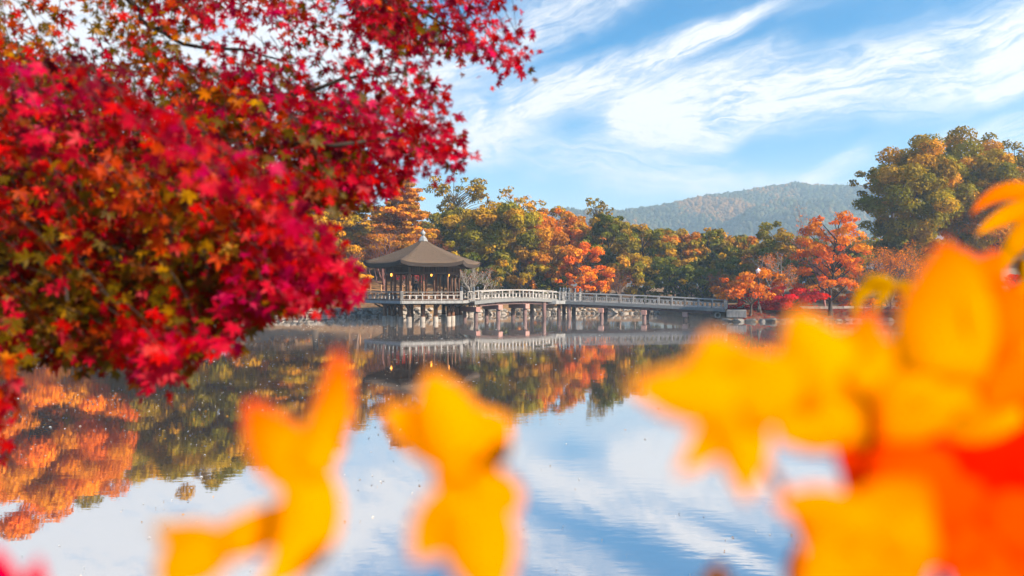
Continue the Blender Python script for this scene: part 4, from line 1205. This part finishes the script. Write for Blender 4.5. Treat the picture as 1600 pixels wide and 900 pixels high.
# far, crisper sprays against the sky
spray([(-60, -60), (330, -60), (330, 60), (260, 110), (120, 130), (-60, 160)], 26, 2.7, 3.3, 0.066, (['olive', 'gold', 'orange', 'scarlet', 'vermilion'], [4, 2.5, 1.6, 1.6, 1.2]), None, wood=TW)
spray([(200, -60), (470, -60), (560, 40), (600, 70), (480, 60), (430, 30), (330, 50), (230, 30)], 22, 2.7, 3.3, 0.066, (['crimson', 'scarlet', 'vermilion', 'olive', 'magenta'], [4, 3, 1.4, 1.2, 1]), None, wood=TW)
spray([(520, -60), (840, -60), (805, 15), (780, 30), (830, 40), (836, 110), (800, 120), (720, 90), (640, 90), (560, 60)], 30, 2.7, 3.3, 0.068, red, None, wood=TW)
spray([(530, -60), (700, -60), (680, 60), (620, 90), (560, 60)], 14, 2.9, 3.4, 0.062, (['olive', 'gold', 'bronze', 'orange', 'scarlet'], [4, 2.2, 2, 1.4, 1]), None, wood=TW)
spray([(300, 100), (460, 80), (600, 85), (700, 100), (730, 118), (690, 150), (610, 180), (400, 190), (300, 190)], 40, 2.4, 3.0, 0.066, (['crimson', 'wine', 'bronze', 'scarlet', 'olive', 'magenta'], [4, 1.6, 2, 2.5, 1.6, 1]), None, wood=TW)
spray([(430, 150), (690, 140), (722, 185), (700, 200), (740, 232), (705, 262), (640, 280), (560, 320), (470, 250)], 34, 2.2, 2.8, 0.068, red, None, wood=TW)
spray([(690, 150), (745, 222), (748, 240), (690, 250)], 3, 2.5, 2.7, 0.066, (['crimson', 'wine'], [2, 2]), None, twl=(50, 90), wood=TW)
spray([(-60, 90), (330, 100), (440, 170), (430, 250), (300, 280), (-60, 260)], 70, 2.2, 3.2, 0.066, mix, None, wood=TW)
spray([(380, 170), (560, 180), (600, 260), (540, 330), (450, 300)], 26, 2.0, 2.8, 0.066, (['bronze', 'crimson', 'scarlet', 'wine', 'olive'], [2, 3, 2.4, 1.5, 1.4]), None, wood=TW)
spray([(300, 40), (540, 60), (620, 90), (560, 110), (420, 110), (300, 80)], 9, 2.9, 3.4, 0.062, (['crimson', 'scarlet', 'bronze', 'magenta'], [4, 3, 1, 1]), None, twl=(70, 140), wood=TW)
spray([(-60, 40), (250, 60), (380, 110), (300, 150), (-60, 150)], 16, 2.6, 3.2, 0.064, (['scarlet', 'olive', 'vermilion', 'crimson', 'gold'], [3, 2.5, 1.4, 2, 1]), None, wood=TW)
# the lower curtain
LOW = [(-60, 230), (430, 250), (520, 350), (530, 430), (480, 480), (380, 490), (300, 540), (240, 570), (170, 560), (90, 555), (-60, 560)]
spray(LOW, 150, 2.1, 2.9, 0.068, mix, None, wood=TW)
spray(LOW, 55, 1.8, 2.4, 0.068, (['scarlet', 'olive', 'bronze', 'vermilion', 'crimson', 'gold'], [2.0, 3.6, 2.4, 1.3, 1.2, .8]), None, wood=TW)
spray([(-60, 380), (330, 380), (470, 440), (380, 530), (330, 556), (268, 590), (215, 600), (160, 560), (20, 572), (-60, 590)], 40, 1.8, 2.2, 0.068, (['scarlet', 'olive', 'crimson', 'vermilion', 'gold', 'bronze', 'orange'], [2.4, 3.4, 1.2, 1.4, 1.2, 1.6, 1.0]), None, twl=(90, 150), wood=TW)
spray([(400, 330), (520, 360), (568, 410), (566, 470), (480, 480), (400, 490), (330, 470)], 26, 1.7, 2.1, 0.066, (['scarlet', 'crimson', 'magenta', 'pink'], [3, 4, 1.6, .5]), None, twl=(90, 160), wood=TW)
spray([(200, 500), (385, 500), (372, 540), (300, 545), (262, 585), (210, 606), (185, 560)], 12, 1.6, 1.9, 0.064, (['crimson', 'scarlet', 'pink', 'magenta'], [4, 3, .6, 1]), None, twl=(60, 100), wood=TW)
spray([(-40, 560), (30, 560), (25, 640), (20, 700), (-40, 710)], 5, 1.5, 1.7, 0.058, (['scarlet', 'crimson', 'vermilion'], [3, 2, 1]), None, twl=(60, 100), ang_=(0.8, 1.6), wood=TW)
# the nearest bough, soft and bright
spray([(-40, 90), (150, 80), (280, 170), (420, 240), (500, 330), (560, 420), (540, 470), (470, 420), (380, 330), (250, 260), (100, 230), (-40, 250)], 28, 1.6, 2.3, 0.066, near_c, None, twl=(130, 240), gap=24, wood=TW)
spray([(180, 150), (420, 230), (510, 350), (450, 370), (330, 300), (180, 250)], 4, 1.1, 1.4, 0.062, (['magenta', 'crimson', 'pink', 'scarlet'], [1.8, 3.4, .9, 1.5]), None, twl=(160, 260), gap=46, wood=TW)
o = TW.build('twigs', M['dark_bark'], None, kind='stuff'); o.parent = MAPLE; o.matrix_parent_inverse = Matrix.Translation(-MAPLE.location)
# the 300 leaves that show largest are objects, the rest one mass
LEAVES.sort(key=lambda l: -l[2] / l[0].y)
cache = {}
for i, (q, m, size, sh, cn) in enumerate(LEAVES[:300]):
    if (sh, cn) not in cache:
        V, Fc = SHAPES[sh]; cache[(sh, cn)] = np_mesh('leaf', V, Fc, M['maple_leaf'], np.tile(LC[cn], (len(Fc), 1)))
    o = link('leaf', cache[(sh, cn)], MAPLE); o.location = q - MAPLE.location; o.rotation_euler = m.to_euler(); o.scale = (size * 0.62,) * 3
Vs, Fs, Ts = [], [], []; off = 0
for q, m, size, sh, cn in LEAVES[300:]:
    V, Fc = SHAPES[sh]; mm = np.array(m) * size * 0.62
    Vs.append(V @ mm.T + np.array(q - MAPLE.location)); Fs.append(Fc + off); off += len(V)
    Ts.append(np.tile(np.array(LC[cn]) * rl.uniform(0.6, 1.15), (len(Fc), 1)))
o = link('foliage', np_mesh('foliage', np.concatenate(Vs), np.concatenate(Fs), M['maple_leaf'], np.concatenate(Ts)), MAPLE); o['kind'] = 'stuff'
print('maple leaves', len(LEAVES))

# ------------------------------------------------------------------ soft leaves right in front of the lens
YEL, ORG, RED_, OLV, DOR, CRM = (0.88, 0.36, 0.0005), (0.88, 0.17, 0.0005), (0.88, 0.010, 0.001), (0.52, 0.26, 0.001), (0.86, 0.075, 0.001), (0.62, 0.008, 0.05)


def blade(V, Fc, T, c, mid, tip, hw, d, dd, c0, c1, lift, base=0.8):
    """one lobe as a curved pointed strip from the leaf's centre to its tip"""
    n = 9; base_i = len(V)
    cc, mm, tt = np.array(c, float), np.array(mid, float), np.array(tip, float)
    for i in range(n):
        t = i / (n - 1); p = (1 - t) ** 2 * cc + 2 * t * (1 - t) * mm + t * t * tt; g = 2 * (1 - t) * (mm - cc) + 2 * t * (tt - mm); g = g / np.linalg.norm(g)
        w = hw * (base * (1 - t) ** 2 + 2 * (1 - t) * t * 1.5 + t * t * 0.0) * (1 if t < 0.999 else 0.03)
        dep = d * (1 + dd * t) + lift
        for s in (-1, 0, 1):
            ax, ay = p[0] - g[1] * w * s, p[1] + g[0] * w * s
            q = P(ax, ay, dep + ((ax - c[0]) * 0.55 - (ay - c[1]) * 0.45) / F * d + (0.05 * hw / F * d if s == 0 else 0)); V.append(tuple(q)); T.append(tuple(np.array(c0) * (1 - t ** 1.6) + np.array(c1) * t ** 1.6))
    for i in range(n - 1):
        for s in (0, 1):
            a = base_i + i * 3 + s; Fc.append((a, a + 1, a + 4, a + 3))


def big_leaf(parent, c, d, lobes, c0, slim=0.8):
    V, Fc, T = [], [], []
    for i, lb in enumerate(lobes):
        tip, hw = lb[0], lb[1]; mid = lb[2] if len(lb) > 2 and lb[2] else ((c[0] + tip[0]) / 2, (c[1] + tip[1]) / 2); c1 = lb[3] if len(lb) > 3 else c0
        blade(V, Fc, T, c, mid, tip, hw, d, 0.012 * math.sin(i * 2.3 + c[0]), c0, c1, 0.0006 * i, slim)
    me = np_mesh('leaf', np.array(V) - np.array(parent.location), Fc, M['near_leaf'], np.array(T), smooth=True, tint_domain='POINT')
    o = link('leaf', me, parent); s = o.modifiers.new('thick', 'SOLIDIFY'); s.thickness = 0.0004
    return o


def stem(parent, pts, r0, r1, name='stem'):
    q = [P(*p) if len(p) == 3 else Vector(p[:3]) for p in pts]; mb = MB()
    mb.tube([v - parent.location for v in q], [r0 + (r1 - r0) * i / (len(q) - 1) for i in range(len(q))], 6)
    return mb.build(name, M['red_stem'], parent, True)


s1 = thing('maple_sapling', 'blurred yellow maple leaf curling upward at the lower left of the view', 'sapling', (-0.11, 0.30, 1.66))
big_leaf(s1, (478, 742), 0.29, [((528, 542), 34, (535, 650), DOR), ((388, 625), 48, (425, 700), DOR), ((400, 925), 50, (510, 850)), ((505, 690), 30)], YEL)
big_leaf(s1, (345, 850), 0.268, [((500, 770), 34, (420, 830)), ((236, 822), 32, (290, 850), OLV), ((258, 930), 46, (270, 880), OLV), ((300, 905), 30)], (0.78, 0.31, 0.0005))
stem(s1, [(430, 880, 0.287), (440, 1100, 0.29), (420, 2600, 0.29), (400, 6000, 0.30)], 0.0012, 0.004)
s2 = thing('maple_sapling', 'blurred yellow maple leaves in the bottom middle of the view below the pavilion', 'sapling', (-0.02, 0.30, 1.66))
big_leaf(s2, (722, 712), 0.30, [((672, 575), 52, (690, 640)), ((596, 634), 40, (650, 670)), ((800, 655), 50, (770, 670)), ((740, 800), 52, (735, 760)), ((715, 610), 40)], YEL)
big_leaf(s2, (738, 785), 0.252, [((648, 880), 50, (680, 820)), ((782, 950), 60, (750, 870)), ((812, 800), 48, (790, 770))], (0.82, 0.32, 0.0005))
stem(s2, [(745, 800, 0.30), (760, 1200, 0.3), (770, 3000, 0.3), (740, 6000, 0.3)], 0.0012, 0.004)

s3 = thing('maple_sapling', 'mass of blurred yellow orange and red maple leaves filling the lower right', 'sapling', (0.18, 0.30, 1.66))
big_leaf(s3, (1150, 628), 0.255, [((980, 604), 46, (1060, 612)), ((1112, 515), 66, (1120, 575)), ((1250, 560), 64, (1210, 600)), ((1056, 742), 34, (1120, 690)), ((1166, 785), 44, (1168, 700))], YEL)
big_leaf(s3, (1312, 622), 0.285, [((1240, 480), 60, (1265, 550)), ((1215, 690), 66, (1250, 660)), ((1360, 480), 50, (1350, 560), ORG), ((1420, 650), 60, (1370, 640)), ((1350, 700), 50)], YEL)
big_leaf(s3, (1468, 590), 0.31, [((1478, 372), 78, (1490, 480), ORG), ((1320, 590), 58, (1390, 580)), ((1640, 560), 84, (1560, 570)), ((1380, 690), 60, (1410, 650), ORG), ((1600, 660), 70, (1540, 640))], YEL)
big_leaf(s3, (1600, 540), 0.34, [((1500, 450), 60, (1550, 480), DOR), ((1540, 640), 56, (1570, 600), ORG), ((1700, 520), 60)], ORG)
big_leaf(s3, (1570, 740), 0.36, [((1475, 660), 90, (1520, 690)), ((1660, 640), 90, (1620, 680)), ((1480, 800), 60, (1520, 780)), ((1650, 790), 70)], RED_)
big_leaf(s3, (1400, 720), 0.295, [((1290, 670), 60, (1340, 670), RED_), ((1330, 800), 66, (1360, 770)), ((1480, 840), 70, (1450, 780)), ((1470, 690), 60, (1440, 690), DOR), ((1380, 560), 60, (1400, 630), RED_)], DOR)
big_leaf(s3, (1360, 838), 0.245, [((1205, 784), 42, (1280, 785)), ((1250, 930), 66, (1300, 880)), ((1450, 750), 66, (1410, 800), ORG), ((1440, 930), 84, (1410, 890), ORG), ((1340, 960), 66)], (0.88, 0.30, 0.0005))
big_leaf(s3, (1375, 690), 0.30, [((1300, 650), 50, (1330, 660), DOR), ((1345, 770), 56, (1350, 735)), ((1470, 700), 66, (1430, 690), DOR), ((1440, 780), 50), ((1380, 610), 50)], ORG)
big_leaf(s3, (1560, 850), 0.30, [((1470, 790), 56, (1510, 810)), ((1640, 780), 60, (1600, 810)), ((1500, 930), 66, (1520, 890), ORG), ((1640, 930), 66)], DOR)
big_leaf(s3, (1445, 805), 0.285, [((1370, 690), 50, (1400, 740)), ((1510, 900), 56, (1490, 850)), ((1540, 760), 50), ((1400, 900), 50)], DOR)
big_leaf(s3, (1255, 930), 0.32, [((1246, 850), 18, (1240, 890)), ((1300, 900), 20), ((1215, 940), 20)], CRM)
big_leaf(s3, (1120, 945), 0.30, [((1125, 878), 26, (1118, 905)), ((1080, 930), 24), ((1165, 935), 24)], YEL)
big_leaf(s3, (1525, 470), 0.42, [((1470, 380), 40, (1490, 420), ORG), ((1560, 390), 34), ((1450, 480), 40)], ORG)
big_leaf(s3, (1530, 660), 0.50, [((1440, 600), 70, (1480, 620)), ((1640, 600), 80, (1590, 620)), ((1460, 740), 60, (1490, 710)), ((1600, 740), 70)], RED_)
big_leaf(s3, (1590, 900), 0.40, [((1480, 860), 70, (1530, 860)), ((1660, 820), 80, (1620, 840)), ((1540, 960), 60)], RED_)
big_leaf(s3, (1600, 640), 0.38, [((1520, 590), 60, (1560, 600), YEL), ((1680, 600), 70), ((1580, 740), 60, (1580, 700), RED_)], DOR)
stem(s3, [(1530, 680, 0.50), (1540, 900, 0.46), (1480, 1700, 0.36), (1400, 2600, 0.31)], 0.0013, 0.003)
stem(s3, [(1150, 640, 0.257), (1240, 800, 0.28), (1330, 1000, 0.31), (1400, 2600, 0.31), (1420, 6000, 0.3)], 0.0013, 0.005)
stem(s3, [(1312, 640, 0.287), (1340, 900, 0.295), (1380, 1600, 0.3), (1400, 2600, 0.31)], 0.0013, 0.003)
stem(s3, [(1468, 610, 0.312), (1470, 900, 0.315), (1430, 1600, 0.3), (1400, 2600, 0.31)], 0.0013, 0.003)
stem(s3, [(1570, 760, 0.42), (1560, 1000, 0.36), (1450, 1800, 0.32), (1400, 2600, 0.31)], 0.0013, 0.003)
stem(s3, [(1482, 660, 0.62), (1465, 720, 0.62), (1448, 775, 0.62), (1420, 1000, 0.55), (1400, 2600, 0.31)], 0.0014, 0.003)
s4 = thing('maple_sapling', 'softly blurred golden leaf hanging at the right edge above the red shrubs', 'sapling', (0.62, 0.8, 1.66))
big_leaf(s4, (1660, 318), 0.80, [((1516, 336), 17, (1570, 270), ORG), ((1524, 368), 19, (1580, 320), YEL), ((1562, 432), 22, (1580, 365), OLV), ((1640, 440), 20), ((1740, 360), 24)], (0.80, 0.28, 0.0005), 0.35)
big_leaf(s4, (1615, 440), 0.80, [((1575, 470), 16), ((1600, 400), 14, (1590, 420)), ((1640, 500), 18)], OLV, 0.4)
big_leaf(s4, (1398, 446), 0.66, [((1334, 500), 13, (1338, 435)), ((1348, 438), 10, (1378, 432)), ((1418, 466), 9), ((1366, 490), 11, (1382, 450)), ((1428, 446), 9)], OLV, 0.4)
stem(s4, [(1398, 446, 0.66), (1440, 520, 0.68), (1560, 620, 0.7), (1700, 900, 0.74), (1720, 2600, 0.8)], 0.001, 0.003)
stem(s4, [(1640, 318, 0.72), (1690, 430, 0.72), (1710, 700, 0.74), (1720, 2600, 0.8)], 0.001, 0.003)
s5 = thing('maple_sapling', 'blurred crimson leaf tip at the bottom left corner', 'sapling', (-0.24, 0.30, 1.66))
big_leaf(s5, (40, 980), 0.28, [((62, 868), 24, (55, 920)), ((-10, 850), 30, (0, 910)), ((110, 960), 24)], CRM)
stem(s5, [(40, 980, 0.281), (30, 2000, 0.29), (20, 6000, 0.3)], 0.0012, 0.004)

# ------------------------------------------------------------------ haze: one closed box of thin pale air
m, out = new_mat('haze'); pv = E.nt.nodes.new('ShaderNodeVolumePrincipled'); pv.inputs['Color'].default_value = (0.54, 0.78, 1.0, 1); pv.inputs['Density'].default_value = 0.00062
pv.inputs['Anisotropy'].default_value = 0.2
E.nt.links.new(pv.outputs[0], out.inputs['Volume'])
hz_top = float(max(TV[..., 2].max(), HV[:, 2].max())) + 4.0; print('haze top', hz_top)
mb = MB(); mb.box((0, 1000, (hz_top - 3.0) / 2), (6400, 12600, hz_top + 3.0)); hz = mb.build('haze', m); hz['kind'] = 'stuff'
tag(hz, 'thin pale morning haze over the pond and hill', 'haze')

m, out = new_mat('mist'); pv = E.nt.nodes.new('ShaderNodeVolumePrincipled'); pv.inputs['Color'].default_value = (0.95, 0.95, 0.97, 1); pv.inputs['Density'].default_value = 0.0022
E.nt.links.new(pv.outputs[0], out.inputs['Volume'])
mb = MB(); mb.box((0, 61.0, 0.33), (180, 50, 0.62)); mz = mb.build('mist', m); mz['kind'] = 'stuff'
tag(mz, 'faint low mist lying on the far half of the pond', 'mist')
